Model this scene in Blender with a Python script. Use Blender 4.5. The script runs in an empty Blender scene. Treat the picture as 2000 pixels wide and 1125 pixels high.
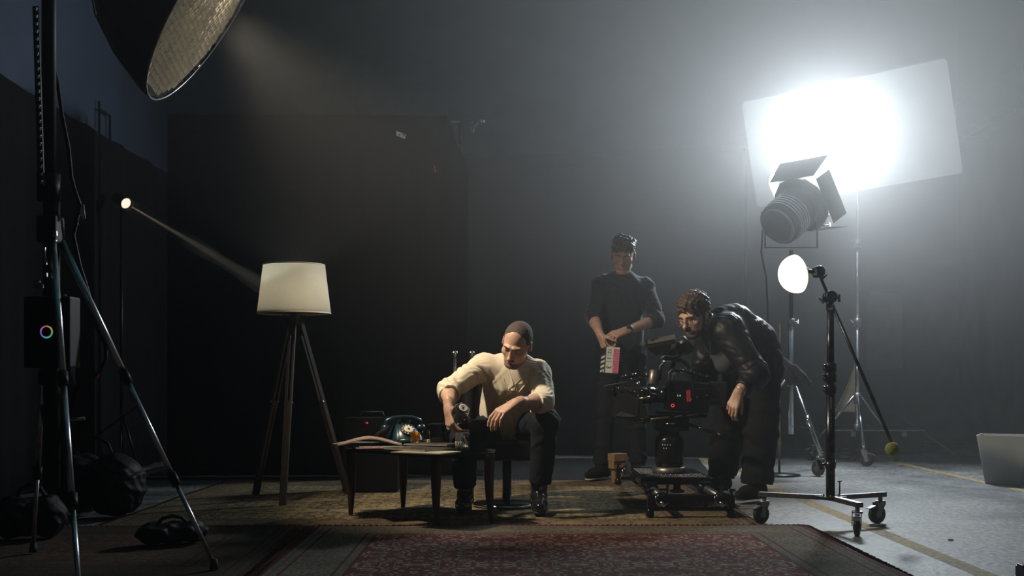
import bpy, bmesh, math, random
import numpy as np
from mathutils import Vector, Matrix, Euler

random.seed(7)
np.random.seed(7)
SC = bpy.context.scene
COL = SC.collection
PI = math.pi
F = 2222.2            # focal length in pixels of the 2000 px wide frame
HZ = 735.0            # horizon row
CH = 0.765            # camera height (m)


def at(x, y, d):
    """pixel (x, y) seen at depth d (m) -> world point"""
    return Vector(((x - 1000.0) * d / F, d, CH - (y - HZ) * d / F))


# ------------------------------------------------------------------ camera
cam = bpy.data.cameras.new('camera')
camo = bpy.data.objects.new('camera', cam)
COL.objects.link(camo)
camo.location = (0, 0, CH)
camo.rotation_euler = (PI / 2, 0, 0)
cam.sensor_width = 36
cam.lens = 40
cam.shift_y = (HZ - 562.5) / 2000.0
cam.clip_end = 100
cam.dof.use_dof = True
cam.dof.focus_distance = 6.3
cam.dof.aperture_fstop = 5.6
SC.camera = camo
SC.view_settings.view_transform = 'Standard'
SC.view_settings.look = 'None'
SC.view_settings.exposure = 0.0
SC.view_settings.gamma = 1.0
SC.view_settings.use_curve_mapping = False
cy = SC.cycles
cy.use_denoising = True
cy.max_bounces = 5
cy.diffuse_bounces = 2
cy.glossy_bounces = 3
cy.transmission_bounces = 5
cy.transparent_max_bounces = 8
cy.volume_bounces = 1
cy.sample_clamp_indirect = 2.0
cy.caustics_reflective = False
cy.caustics_refractive = False

# ------------------------------------------------------------------ world (closed hall: only a trace of teal)
wd = bpy.data.worlds.new('world')
SC.world = wd
wd.use_nodes = True
wd.node_tree.nodes['Background'].inputs[0].default_value = (0.03, 0.06, 0.07, 1)
wd.node_tree.nodes['Background'].inputs[1].default_value = 0.05


def lamp(name, kind, loc, aim, energy, color, **kw):
    l = bpy.data.lights.new(name, kind)
    l.energy = energy
    l.color = color
    for k, v in kw.items():
        setattr(l, k, v)
    o = bpy.data.objects.new(name, l)
    COL.objects.link(o)
    o.location = loc
    if aim is not None:
        o.rotation_euler = (Vector(aim) - Vector(loc)).to_track_quat('-Z', 'Y').to_euler()
    return o


# the bounce board: four corners (m)
B_TL, B_TR = at(1452, 203, 10.12), at(1846, 117, 9.32)
B_BR, B_BL = at(1877, 335, 9.68), at(1482, 402, 10.48)
B_C = (B_TL + B_TR + B_BR + B_BL) / 4
B_U = ((B_TR + B_BR) - (B_TL + B_BL)).normalized()
B_V = ((B_TL + B_TR) - (B_BL + B_BR)).normalized()
B_N = B_U.cross(B_V).normalized()
if B_N.y > 0:
    B_N = -B_N
HOT = at(1625, 262, 9.85)
HOT = HOT - B_N * (HOT - B_C).dot(B_N)            # hot spot, on the plane of the board

FIX = at(1545, 418, 9.15)                          # fresnel head that fires into the board
# light thrown back off the board, a disc inside its burnt-out hot spot
lamp('board_bounce', 'AREA', HOT + B_N * 0.03, HOT + B_N * 2, 196, (0.87, 0.95, 1.0),
     shape='DISK', size=0.72, spread=math.radians(150))
F_AX = (at(1690, 285, 9.75) - FIX).normalized()
lamp('fresnel_beam', 'SPOT', FIX + F_AX * 0.12, at(1600, 262, 9.9), 19, (0.84, 0.92, 1.0),
     spot_size=math.radians(86), spot_blend=1.0, shadow_soft_size=0.04)
# warm key in the big dish, upper left
K_C = at(404, 8, 5.6)
K_N = Vector((0.83, 0.13, -0.54)).normalized()
lamp('dish_key', 'SPOT', K_C + K_N * 0.10, K_C + K_N * 0.10 + Vector((0.60, 0.37, -0.72)), 400, (1.0, 0.84, 0.63),
     spot_size=math.radians(78), spot_blend=1.0, shadow_soft_size=0.10)
# thin pencil beam from the small spotlight to the lamp shade
SP = at(246, 397, 8.6)
lamp('pencil_beam', 'SPOT', SP + (at(560, 585, 7.0) - SP) * 0.03, at(575, 590, 7.0), 260, (1.0, 0.86, 0.62),
     spot_size=math.radians(2.2), spot_blend=0.3, shadow_soft_size=0.005)
# added dim teal fill under the roof, lifts the dark areas and haze
lamp('added_teal_fill', 'AREA', (0.5, 7, 5.9), (0.5, 7, 0), 14.0, (0.05, 0.72, 0.90), shape='RECTANGLE', size=8, size_y=12)

# ------------------------------------------------------------------ materials
def mat(name, color, rough=0.5, metal=0.0, var=0.0, scale=20.0, bump=0.0, color2=None, spec=0.5,
        emit=None, estr=0.0, trans=0.0, ior=1.45, coat=0.0, sheen=0.0, stretch=None, detail=4.0, bscale=None, ramp=(0.35, 0.65)):
    m = bpy.data.materials.new(name)
    m.use_nodes = True
    nt = m.node_tree
    N, L = nt.nodes, nt.links
    b = N['Principled BSDF']
    b.inputs['Base Color'].default_value = (*color, 1)
    b.inputs['Roughness'].default_value = rough
    b.inputs['Metallic'].default_value = metal
    b.inputs['Specular IOR Level'].default_value = spec
    b.inputs['IOR'].default_value = ior
    b.inputs['Transmission Weight'].default_value = trans
    b.inputs['Coat Weight'].default_value = coat
    b.inputs['Sheen Weight'].default_value = sheen
    if emit:
        b.inputs['Emission Color'].default_value = (*emit, 1)
        b.inputs['Emission Strength'].default_value = estr
    tc = N.new('ShaderNodeTexCoord')
    mp = N.new('ShaderNodeMapping')
    L.new(tc.outputs['Object'], mp.inputs[0])
    if stretch:
        mp.inputs['Scale'].default_value = stretch
    nz = N.new('ShaderNodeTexNoise')
    nz.inputs['Scale'].default_value = scale
    nz.inputs['Detail'].default_value = detail
    L.new(mp.outputs[0], nz.inputs['Vector'])
    if var > 0 or color2:
        rp = N.new('ShaderNodeValToRGB')
        c2 = color2 if color2 else tuple(max(0, c * (1 - var)) for c in color)
        rp.color_ramp.elements[0].color = (*c2, 1)
        rp.color_ramp.elements[1].color = (*color, 1)
        rp.color_ramp.elements[0].position = ramp[0]
        rp.color_ramp.elements[1].position = ramp[1]
        L.new(nz.outputs['Fac'], rp.inputs[0])
        L.new(rp.outputs[0], b.inputs['Base Color'])
    if bump > 0:
        nb = nz
        if bscale:
            nb = N.new('ShaderNodeTexNoise')
            nb.inputs['Scale'].default_value = bscale
            nb.inputs['Detail'].default_value = 3
            L.new(mp.outputs[0], nb.inputs['Vector'])
        bp = N.new('ShaderNodeBump')
        bp.inputs['Strength'].default_value = bump
        bp.inputs['Distance'].default_value = 0.01
        L.new(nb.outputs['Fac'], bp.inputs['Height'])
        L.new(bp.outputs[0], b.inputs['Normal'])
    return m


# ------------------------------------------------------------------ objects
WL = {}     # world location of every object with parts (nothing is rotated)


def tag(o, label=None, cat=None, group=None, kind=None):
    if label:
        o['label'] = label
    if cat:
        o['category'] = cat
    if group:
        o['group'] = group
    if kind:
        o['kind'] = kind
    return o


def thing(name, loc, label, cat, group=None):
    o = bpy.data.objects.new(name, None)
    o.empty_display_size = 0.1
    COL.objects.link(o)
    o.location = loc
    WL[o.name] = Vector(loc)
    return tag(o, label, cat, group)


def link_mesh(name, me, m, parent=None, origin=None):
    co = np.empty(len(me.vertices) * 3)
    me.vertices.foreach_get('co', co)
    co = co.reshape(-1, 3)
    if origin is None:
        c = (co.min(0) + co.max(0)) / 2
        if parent is None:
            c[2] = co[:, 2].min()
    else:
        c = np.array(origin)
    co -= c
    me.vertices.foreach_set('co', co.ravel())
    me.update()
    if m is not None:
        for mm in (m if isinstance(m, (list, tuple)) else [m]):
            me.materials.append(mm)
    o = bpy.data.objects.new(name, me)
    COL.objects.link(o)
    c = Vector([float(v) for v in c])
    WL[o.name] = c
    if parent is not None:
        o.parent = parent
        o.location = c - WL[parent.name]
    else:
        o.location = c
    return o


def frame(d, up=(0, 0, 1)):
    """3x3 rotation whose z axis is d"""
    z = Vector(d).normalized()
    u = Vector(up)
    if abs(z.dot(u.normalized())) > 0.98:
        u = Vector((0, 1, 0))
    x = u.cross(z).normalized()
    y = z.cross(x)
    return Matrix((x, y, z)).transposed()


class MB:
    def __init__(s):
        s.b = bmesh.new()

    def _put(s, vs, M, mi, smooth):
        fs = set()
        for v in vs:
            v.co = M @ v.co
            fs.update(v.link_faces)
        for f in fs:
            f.material_index = mi
            f.smooth = smooth
        return s

    def box(s, c, size, R=None, bev=0.0, mi=0, taper=None):
        r = bmesh.ops.create_cube(s.b, size=1)
        vs = r['verts']
        for v in vs:
            v.co = Vector((v.co.x * size[0], v.co.y * size[1], v.co.z * size[2]))
            if taper and v.co.z < 0:
                v.co.x *= taper
                v.co.y *= taper
        if bev > 0:
            es = list({e for v in vs for e in v.link_edges})
            g = bmesh.ops.bevel(s.b, geom=es, offset=bev, segments=2, affect='EDGES', profile=0.6)
            vs = list({v for f in g['faces'] for v in f.verts} | {v for v in vs if v.is_valid})
        M = Matrix.Translation(Vector(c)) @ (R.to_4x4() if R is not None else Matrix.Identity(4))
        return s._put(vs, M, mi, False)

    def bar(s, p0, p1, w, h, up=(0, 0, 1), bev=0.0, mi=0):
        p0, p1 = Vector(p0), Vector(p1)
        return s.box((p0 + p1) / 2, (w, h, (p1 - p0).length), frame(p1 - p0, up), bev, mi)

    def cyl(s, p0, p1, r0, r1=None, n=20, caps=True, mi=0):
        p0, p1 = Vector(p0), Vector(p1)
        r1 = r0 if r1 is None else r1
        r = bmesh.ops.create_cone(s.b, cap_ends=caps, segments=n, radius1=max(r0, 1e-5), radius2=max(r1, 1e-5), depth=(p1 - p0).length)
        M = Matrix.Translation((p0 + p1) / 2) @ frame(p1 - p0).to_4x4()
        s._put(r['verts'], M, mi, True)
        for v in r['verts']:
            for f in v.link_faces:
                if len(f.verts) > 4:
                    f.smooth = False
        return s

    def ball(s, c, r, R=None, n=16, mi=0):
        if not isinstance(r, (tuple, list)):
            r = (r, r, r)
        g = bmesh.ops.create_uvsphere(s.b, u_segments=n * 2, v_segments=n, radius=1)
        M = Matrix.Translation(Vector(c)) @ (R.to_4x4() if R is not None else Matrix.Identity(4)) @ Matrix.Diagonal((*r, 1))
        return s._put(g['verts'], M, mi, True)

    def lathe(s, prof, c=(0, 0, 0), R=None, n=32, mi=0, smooth=True, a0=0.0, a1=2 * PI, sq=None):
        """prof: list of (radius, z); R z axis = spin axis"""
        M = Matrix.Translation(Vector(c)) @ (R.to_4x4() if R is not None else Matrix.Identity(4))
        full = abs(a1 - a0 - 2 * PI) < 1e-6
        k = n if full else n + 1
        rings = []
        for (r, z) in prof:
            if r < 1e-6:
                rings.append([s.b.verts.new(M @ Vector((0, 0, z)))])
            else:
                rings.append([s.b.verts.new(M @ Vector((r * math.cos(a0 + (a1 - a0) * i / n), r * math.sin(a0 + (a1 - a0) * i / n), z))) for i in range(k)])
        for a, b in zip(rings, rings[1:]):
            for i in range(n if full else n):
                j = (i + 1) % k
                if not full and i + 1 >= k:
                    continue
                try:
                    if len(a) == 1 and len(b) == 1:
                        continue
                    if len(a) == 1:
                        f = s.b.faces.new((a[0], b[j], b[i]))
                    elif len(b) == 1:
                        f = s.b.faces.new((a[i], a[j], b[0]))
                    else:
                        f = s.b.faces.new((a[i], a[j], b[j], b[i]))
                    f.material_index = mi
                    f.smooth = smooth
                except ValueError:
                    pass
        return s

    def tube(s, pts, r, n=10, mi=0, closed=False):
        pts = [Vector(p) for p in pts]
        rs = r if isinstance(r, (list, tuple)) else [r] * len(pts)
        rings = []
        prev = None
        for i, p in enumerate(pts):
            a = pts[i - 1] if (i > 0 or closed) else p
            b = pts[(i + 1) % len(pts)] if (i < len(pts) - 1 or closed) else p
            t = (b - a).normalized()
            if prev is None:
                u = t.orthogonal().normalized()
            else:
                u = (prev - t * prev.dot(t))
                u = u.normalized() if u.length > 1e-6 else t.orthogonal().normalized()
            prev = u
            w = t.cross(u)
            rings.append([s.b.verts.new(p + (u * math.cos(2 * PI * k / n) + w * math.sin(2 * PI * k / n)) * rs[i]) for k in range(n)])
        prs = list(zip(rings, rings[1:]))
        if closed:
            prs.append((rings[-1], rings[0]))
        for a, b in prs:
            for k in range(n):
                f = s.b.faces.new((a[k], a[(k + 1) % n], b[(k + 1) % n], b[k]))
                f.smooth = True
                f.material_index = mi
        if not closed:
            for rg, rev in ((rings[0], True), (rings[-1], False)):
                f = s.b.faces.new(rg[::-1] if rev else rg)
                f.material_index = mi
        return s

    def prism(s, poly, h, c=(0, 0, 0), R=None, mi=0):
        """poly in local xy, extruded from z=0 to z=h"""
        M = Matrix.Translation(Vector(c)) @ (R.to_4x4() if R is not None else Matrix.Identity(4))
        lo = [s.b.verts.new(M @ Vector((x, y, 0))) for x, y in poly]
        hi = [s.b.verts.new(M @ Vector((x, y, h))) for x, y in poly]
        n = len(poly)
        fs = [s.b.faces.new(lo[::-1]), s.b.faces.new(hi)]
        for i in range(n):
            fs.append(s.b.faces.new((lo[i], lo[(i + 1) % n], hi[(i + 1) % n], hi[i])))
        for f in fs:
            f.material_index = mi
        return s

    def quadslab(s, q, t, mi=0):
        """four corner points + thickness vector"""
        a = [s.b.verts.new(Vector(p)) for p in q]
        b = [s.b.verts.new(Vector(p) + Vector(t)) for p in q]
        fs = [s.b.faces.new(a[::-1]), s.b.faces.new(b)]
        for i in range(len(q)):
            fs.append(s.b.faces.new((a[i], a[(i + 1) % len(q)], b[(i + 1) % len(q)], b[i])))
        for f in fs:
            f.material_index = mi
        return s

    def sheet(s, fn, nu, nv, th=0.0, mi=0):
        """grid surface fn(u,v) -> point, with a real thickness"""
        P = [[Vector(fn(i / nu, j / nv)) for j in range(nv + 1)] for i in range(nu + 1)]
        V = [[s.b.verts.new(p) for p in r] for r in P]
        def nrm(i, j):
            a = P[min(i + 1, nu)][j] - P[max(i - 1, 0)][j]
            b = P[i][min(j + 1, nv)] - P[i][max(j - 1, 0)]
            c = a.cross(b)
            return c.normalized() if c.length > 1e-9 else Vector((0, 0, 1))
        for i in range(nu):
            for j in range(nv):
                f = s.b.faces.new((V[i][j], V[i + 1][j], V[i + 1][j + 1], V[i][j + 1]))
                f.smooth = True
                f.material_index = mi
        if th > 0:
            W = [[s.b.verts.new(P[i][j] - nrm(i, j) * th) for j in range(nv + 1)] for i in range(nu + 1)]
            for i in range(nu):
                for j in range(nv):
                    f = s.b.faces.new((W[i][j + 1], W[i + 1][j + 1], W[i + 1][j], W[i][j]))
                    f.smooth = True
                    f.material_index = mi
            for i in range(nu):
                s.b.faces.new((V[i + 1][0], V[i][0], W[i][0], W[i + 1][0])).material_index = mi
                s.b.faces.new((V[i][nv], V[i + 1][nv], W[i + 1][nv], W[i][nv])).material_index = mi
            for j in range(nv):
                s.b.faces.new((V[0][j], V[0][j + 1], W[0][j + 1], W[0][j])).material_index = mi
                s.b.faces.new((V[nu][j + 1], V[nu][j], W[nu][j], W[nu][j + 1])).material_index = mi
        return s

    def text(s, txt, h, c, R, depth=0.0006, mi=0):
        cu = bpy.data.curves.new('lettering', 'FONT')
        cu.body = txt
        cu.size = h
        cu.align_x = 'CENTER'
        cu.align_y = 'CENTER'
        cu.extrude = depth
        to = bpy.data.objects.new('lettering', cu)
        me = bpy.data.meshes.new_from_object(to)
        n0 = len(s.b.verts)
        s.b.from_mesh(me)
        s.b.verts.ensure_lookup_table()
        vs = s.b.verts[n0:]
        M = Matrix.Translation(Vector(c)) @ R.to_4x4()
        s._put(vs, M, mi, False)
        bpy.data.objects.remove(to)
        bpy.data.curves.remove(cu)
        bpy.data.meshes.remove(me)
        return s

    def build(s, name, m, parent=None, origin=None):
        bmesh.ops.recalc_face_normals(s.b, faces=s.b.faces)
        me = bpy.data.meshes.new(name)
        s.b.to_mesh(me)
        s.b.free()
        return link_mesh(name, me, m, parent, origin)


def copy_tree(o, delta, parent=None):
    c = o.copy()
    COL.objects.link(c)
    if parent is None:
        c.location = Vector(o.location) + Vector(delta)
    else:
        c.parent = parent
    for ch in list(o.children):
        copy_tree(ch, delta, c)
    return c


def on_surf(o, x, y, off=0.0):
    """point of object o's surface in the line of pixel (x, y), lifted by off towards the camera"""
    from mathutils.bvhtree import BVHTree
    if o.name not in _BV:
        bm = bmesh.new(); bm.from_mesh(o.data)
        bmesh.ops.translate(bm, verts=bm.verts, vec=WL[o.name])
        _BV[o.name] = BVHTree.FromBMesh(bm); bm.free()
    c = Vector((0, 0, CH)); d = (at(x, y, 5.0) - c).normalized()
    h = _BV[o.name].ray_cast(c, d)
    if h[0] is None:
        return None
    return h[0] - d * off


_BV = {}


# ------------------------------------------------------------------ distance-field modelling for bodies and cloth
def nv(a):
    return np.array([float(x) for x in a])


class SDF:
    def __init__(s):
        s.p = []

    def cap(s, p0, p1, r0, r1=None, k=0.02, flat=None, op='u'):
        """tapered capsule; flat=(axis, scale) squashes its section along an axis"""
        s.p.append(('cap', nv(p0), nv(p1), r0, r0 if r1 is None else r1, k, flat, op))
        return s

    def ell(s, c, r, R=None, k=0.02, op='u'):
        R = np.eye(3) if R is None else np.array([[float(v) for v in row] for row in R])
        s.p.append(('ell', nv(c), nv(r), R, k, op))
        return s

    def box(s, c, r, R=None, k=0.01, op='u', rnd=0.0):
        R = np.eye(3) if R is None else np.array([[float(v) for v in row] for row in R])
        s.p.append(('box', nv(c), nv(r), R, k, op, rnd))
        return s

    def _bb(s, q):
        if q[0] == 'cap':
            r = max(q[3], q[4])
            return np.minimum(q[1], q[2]) - r, np.maximum(q[1], q[2]) + r, q[5]
        r = np.abs(q[3]) @ q[2]
        if q[0] == 'box':
            r = r + q[6]
            return q[1] - r, q[1] + r, q[4]
        return q[1] - r, q[1] + r, q[4]

    def _d(s, q, X, Y, Z):
        if q[0] == 'cap':
            _, a, b, r0, r1, k, flat, op = q
            ab = b - a
            L2 = max(float(ab @ ab), 1e-9)
            t = np.clip(((X - a[0]) * ab[0] + (Y - a[1]) * ab[1] + (Z - a[2]) * ab[2]) / L2, 0, 1)
            vx, vy, vz = X - a[0] - t * ab[0], Y - a[1] - t * ab[1], Z - a[2] - t * ab[2]
            sc = 1.0
            if flat is not None:
                ax = nv(flat[0]); ax = ax / np.linalg.norm(ax)
                sc = flat[1]
                d = (vx * ax[0] + vy * ax[1] + vz * ax[2]) * (1 / sc - 1)
                vx, vy, vz = vx + d * ax[0], vy + d * ax[1], vz + d * ax[2]
            return (np.sqrt(vx * vx + vy * vy + vz * vz) - (r0 + (r1 - r0) * t)) * min(1.0, (1 + sc) / 2)
        if q[0] == 'ell':
            _, c, r, R, k, op = q
        else:
            _, c, r, R, k, op, rnd = q
        dx, dy, dz = X - c[0], Y - c[1], Z - c[2]
        lx = dx * R[0, 0] + dy * R[1, 0] + dz * R[2, 0]
        ly = dx * R[0, 1] + dy * R[1, 1] + dz * R[2, 1]
        lz = dx * R[0, 2] + dy * R[1, 2] + dz * R[2, 2]
        if q[0] == 'ell':
            k0 = np.sqrt((lx / r[0]) ** 2 + (ly / r[1]) ** 2 + (lz / r[2]) ** 2)
            k1 = np.sqrt((lx / r[0] ** 2) ** 2 + (ly / r[1] ** 2) ** 2 + (lz / r[2] ** 2) ** 2)
            return np.where(k1 > 1e-6, k0 * (k0 - 1) / np.maximum(k1, 1e-6), -min(r))
        ax, ay, az = np.abs(lx) - r[0], np.abs(ly) - r[1], np.abs(lz) - r[2]
        return np.sqrt(np.maximum(ax, 0) ** 2 + np.maximum(ay, 0) ** 2 + np.maximum(az, 0) ** 2) + np.minimum(np.maximum(ax, np.maximum(ay, az)), 0) - rnd

    def mesh(s, name, vox, m, parent=None, disp=None, origin=None, smooth=True):
        us = [s._bb(q) for q in s.p if (q[7] if q[0] == 'cap' else q[5]) == 'u']
        lo = np.min([u[0] for u in us], 0) - 4 * vox - 0.012
        hi = np.max([u[1] for u in us], 0) + 4 * vox + 0.012
        n = np.ceil((hi - lo) / vox).astype(int) + 1
        f = np.full(n, 1.0, np.float32)
        ax = [lo[i] + vox * np.arange(n[i]) for i in range(3)]
        for q in s.p:
            b0, b1, k = s._bb(q)
            op = q[7] if q[0] == 'cap' else q[5]
            mg = k + 3 * vox
            i0 = np.clip(np.floor((b0 - mg - lo) / vox).astype(int), 0, n - 1)
            i1 = np.clip(np.ceil((b1 + mg - lo) / vox).astype(int) + 1, 1, n)
            if np.any(i1 <= i0):
                continue
            sl = tuple(slice(i0[i], i1[i]) for i in range(3))
            X = ax[0][sl[0]][:, None, None]
            Y = ax[1][sl[1]][None, :, None]
            Z = ax[2][sl[2]][None, None, :]
            d = s._d(q, X, Y, Z).astype(np.float32)
            a = f[sl]
            if op == 'u':
                h = np.clip(0.5 + 0.5 * (a - d) / k, 0, 1)
                f[sl] = np.where(a > 0.9, d, a * (1 - h) + d * h - k * h * (1 - h))
            else:
                d = -d
                h = np.clip(0.5 - 0.5 * (a - d) / k, 0, 1)
                f[sl] = a * (1 - h) + d * h + k * h * (1 - h)
        if disp is not None:
            idx = np.nonzero(np.abs(f) < 0.03)
            P = np.stack([lo[i] + vox * idx[i] for i in range(3)], 1)
            f[idx] += disp(P).astype(np.float32)
        f[0] = f[-1] = 1; f[:, 0] = f[:, -1] = 1; f[:, :, 0] = f[:, :, -1] = 1
        # surface nets
        ins = f < 0
        c = np.zeros(n - 1, np.int8)
        for i in (0, 1):
            for j in (0, 1):
                for k in (0, 1):
                    c += ins[i:n[0] - 1 + i, j:n[1] - 1 + j, k:n[2] - 1 + k]
        act = np.nonzero((c > 0) & (c < 8))
        A = np.stack(act, 1)
        vid = np.full(n - 1, -1, np.int64)
        vid[act] = np.arange(len(A))
        acc = np.zeros((len(A), 3)); cnt = np.zeros(len(A))
        for axs in range(3):
            o1, o2 = [(1, 2), (0, 2), (0, 1)][axs]
            for u in (0, 1):
                for w in (0, 1):
                    off = np.zeros(3, int); off[o1] = u; off[o2] = w
                    e = np.zeros(3, int); e[axs] = 1
                    p = A + off; r = p + e
                    fa = f[p[:, 0], p[:, 1], p[:, 2]]; fb = f[r[:, 0], r[:, 1], r[:, 2]]
                    mk = (fa < 0) != (fb < 0)
                    t = np.where(mk, fa / np.where(mk, fa - fb, 1), 0)
                    pt = off + e * t[:, None]
                    acc[mk] += pt[mk]; cnt[mk] += 1
        V = (A + acc / cnt[:, None]) * vox + lo
        Q = []
        for axs in range(3):
            o1, o2 = [(1, 2), (2, 0), (0, 1)][axs]
            e = np.zeros(3, int); e[axs] = 1
            sl0 = [slice(1, n[i] - 1) for i in range(3)]; sl1 = list(sl0)
            sl1[axs] = slice(2, n[axs])
            a = ins[tuple(sl0)]; b = ins[tuple(sl1)]
            for flip, mk in ((False, a & ~b), (True, ~a & b)):
                p = np.stack(np.nonzero(mk), 1) + 1
                d1 = np.zeros(3, int); d1[o1] = 1
                d2 = np.zeros(3, int); d2[o2] = 1
                cs = [p - d1 - d2, p - d2, p, p - d1]
                ids = np.stack([vid[q[:, 0], q[:, 1], q[:, 2]] for q in cs], 1)
                Q.append(ids[:, ::-1] if flip else ids)
        Q = np.concatenate(Q)
        Q = Q[(Q >= 0).all(1)]
        me = bpy.data.meshes.new(name)
        me.vertices.add(len(V)); me.vertices.foreach_set('co', V.ravel())
        me.loops.add(len(Q) * 4); me.loops.foreach_set('vertex_index', Q.ravel().astype(np.int32))
        me.polygons.add(len(Q))
        me.polygons.foreach_set('loop_start', np.arange(0, len(Q) * 4, 4, dtype=np.int32))
        me.update(calc_edges=True)
        me.validate()
        me.polygons.foreach_set('use_smooth', np.ones(len(me.polygons), bool))
        return link_mesh(name, me, m, parent, origin)

# ================================================================== THE SETTING
def concrete_mat():
    m = bpy.data.materials.new('worn_concrete')
    m.use_nodes = True
    nt = m.node_tree; N, L = nt.nodes, nt.links
    b = N['Principled BSDF']
    tc = N.new('ShaderNodeTexCoord')
    n1 = N.new('ShaderNodeTexNoise'); n1.inputs['Scale'].default_value = 1.4; n1.inputs['Detail'].default_value = 10; n1.inputs['Roughness'].default_value = 0.65
    n2 = N.new('ShaderNodeTexNoise'); n2.inputs['Scale'].default_value = 34; n2.inputs['Detail'].default_value = 6
    L.new(tc.outputs['Object'], n1.inputs[0]); L.new(tc.outputs['Object'], n2.inputs[0])
    r1 = N.new('ShaderNodeValToRGB')
    r1.color_ramp.elements[0].position = 0.36; r1.color_ramp.elements[0].color = (0.045, 0.052, 0.055, 1)
    r1.color_ramp.elements[1].position = 0.66; r1.color_ramp.elements[1].color = (0.27, 0.28, 0.28, 1)
    L.new(n1.outputs[0], r1.inputs[0])
    r2 = N.new('ShaderNodeValToRGB')
    r2.color_ramp.elements[0].position = 0.38; r2.color_ramp.elements[0].color = (0.35, 0.35, 0.35, 1)
    r2.color_ramp.elements[1].position = 0.6; r2.color_ramp.elements[1].color = (1, 1, 1, 1)
    L.new(n2.outputs[0], r2.inputs[0])
    mx = N.new('ShaderNodeMix'); mx.data_type = 'RGBA'; mx.blend_type = 'MULTIPLY'; mx.inputs[0].default_value = 1
    L.new(r1.outputs[0], mx.inputs[6]); L.new(r2.outputs[0], mx.inputs[7])
    L.new(mx.outputs[2], b.inputs['Base Color'])
    rr = N.new('ShaderNodeMapRange'); rr.inputs['To Min'].default_value = 0.38; rr.inputs['To Max'].default_value = 0.8
    L.new(n1.outputs[0], rr.inputs[0]); L.new(rr.outputs[0], b.inputs['Roughness'])
    bp = N.new('ShaderNodeBump'); bp.inputs['Strength'].default_value = 0.35; bp.inputs['Distance'].default_value = 0.01
    L.new(n2.outputs[0], bp.inputs['Height']); L.new(bp.outputs[0], b.inputs['Normal'])
    return m


M_CONC = concrete_mat()
M_WALL = mat('painted_grey_wall', (0.15, 0.165, 0.17), 0.85, var=0.3, scale=2.5, bump=0.2)
M_WALLB = mat('painted_blue_grey_wall', (0.04, 0.056, 0.095), 0.85, var=0.2, scale=2.0, bump=0.2)
M_CEIL = mat('dark_ceiling', (0.05, 0.055, 0.06), 0.9, var=0.3, scale=3)
M_DRAPE = mat('black_drape', (0.006, 0.0065, 0.007), 0.95, var=0.3, scale=30, bump=0.2, spec=0.1)
XL, XR, YB, YF, HC = -3.2, 5.5, 14.0, -2.5, 6.0
MB().box(((XL + XR) / 2, (YB + YF) / 2, -0.1), (XR - XL + 0.4, YB - YF + 0.4, 0.2)).build('floor', M_CONC)['kind'] = 'structure'
MB().box(((XL + XR) / 2, (YB + YF) / 2, HC + 0.1), (XR - XL + 0.4, YB - YF + 0.4, 0.2)).build('ceiling', M_CEIL)['kind'] = 'structure'
MB().box((XL - 0.1, (YB + YF) / 2, HC / 2), (0.2, YB - YF, HC)).build('wall_left', M_WALLB)['kind'] = 'structure'
MB().box((XR + 0.1, (YB + YF) / 2, HC / 2), (0.2, YB - YF, HC)).build('wall_right', M_WALL)['kind'] = 'structure'
MB().box(((XL + XR) / 2, YB + 0.1, HC / 2), (XR - XL + 0.4, 0.2, HC)).build('wall_back', M_WALL)['kind'] = 'structure'
MB().box(((XL + XR) / 2, YF - 0.1, HC / 2), (XR - XL + 0.4, 0.2, HC)).build('wall_front', M_WALL)['kind'] = 'structure'

# haze: thin at the floor, thicker towards the roof
mh = bpy.data.materials.new('stage_haze')
mh.use_nodes = True
nt = mh.node_tree
nt.nodes.clear()
out = nt.nodes.new('ShaderNodeOutputMaterial')
vs = nt.nodes.new('ShaderNodeVolumeScatter')
vs.inputs['Color'].default_value = (0.97, 0.98, 1.0, 1)
vs.inputs['Anisotropy'].default_value = 0.3
ge = nt.nodes.new('ShaderNodeNewGeometry')
sx = nt.nodes.new('ShaderNodeSeparateXYZ')
mr = nt.nodes.new('ShaderNodeMapRange')
mr.interpolation_type = 'SMOOTHSTEP'
mr.inputs['From Min'].default_value = 0.55
mr.inputs['From Max'].default_value = 3.4
mr.inputs['To Min'].default_value = 0.0055
mr.inputs['To Max'].default_value = 0.046
nt.links.new(ge.outputs['Position'], sx.inputs[0])
nt.links.new(sx.outputs[2], mr.inputs[0])
mx_ = nt.nodes.new('ShaderNodeMapRange')
mx_.interpolation_type = 'SMOOTHSTEP'
mx_.inputs['From Min'].default_value = -2.0
mx_.inputs['From Max'].default_value = 3.2
mx_.inputs['To Min'].default_value = 0.15
mx_.inputs['To Max'].default_value = 1.95
nt.links.new(sx.outputs[0], mx_.inputs[0])
ml = nt.nodes.new('ShaderNodeMath'); ml.operation = 'MULTIPLY'
nt.links.new(mr.outputs[0], ml.inputs[0]); nt.links.new(mx_.outputs[0], ml.inputs[1])
nt.links.new(ml.outputs[0], vs.inputs['Density'])
nt.links.new(vs.outputs[0], out.inputs['Volume'])
hzo = MB().box(((XL + XR) / 2, (YB + YF) / 2, HC / 2), (XR - XL + 0.1, YB - YF + 0.1, HC + 0.1)).build('haze', mh)
tag(hzo, 'stage haze filling the hall, thickest around the white board', 'haze', kind='stuff')
SC.cycles.volume_step_rate = 1.0

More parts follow.
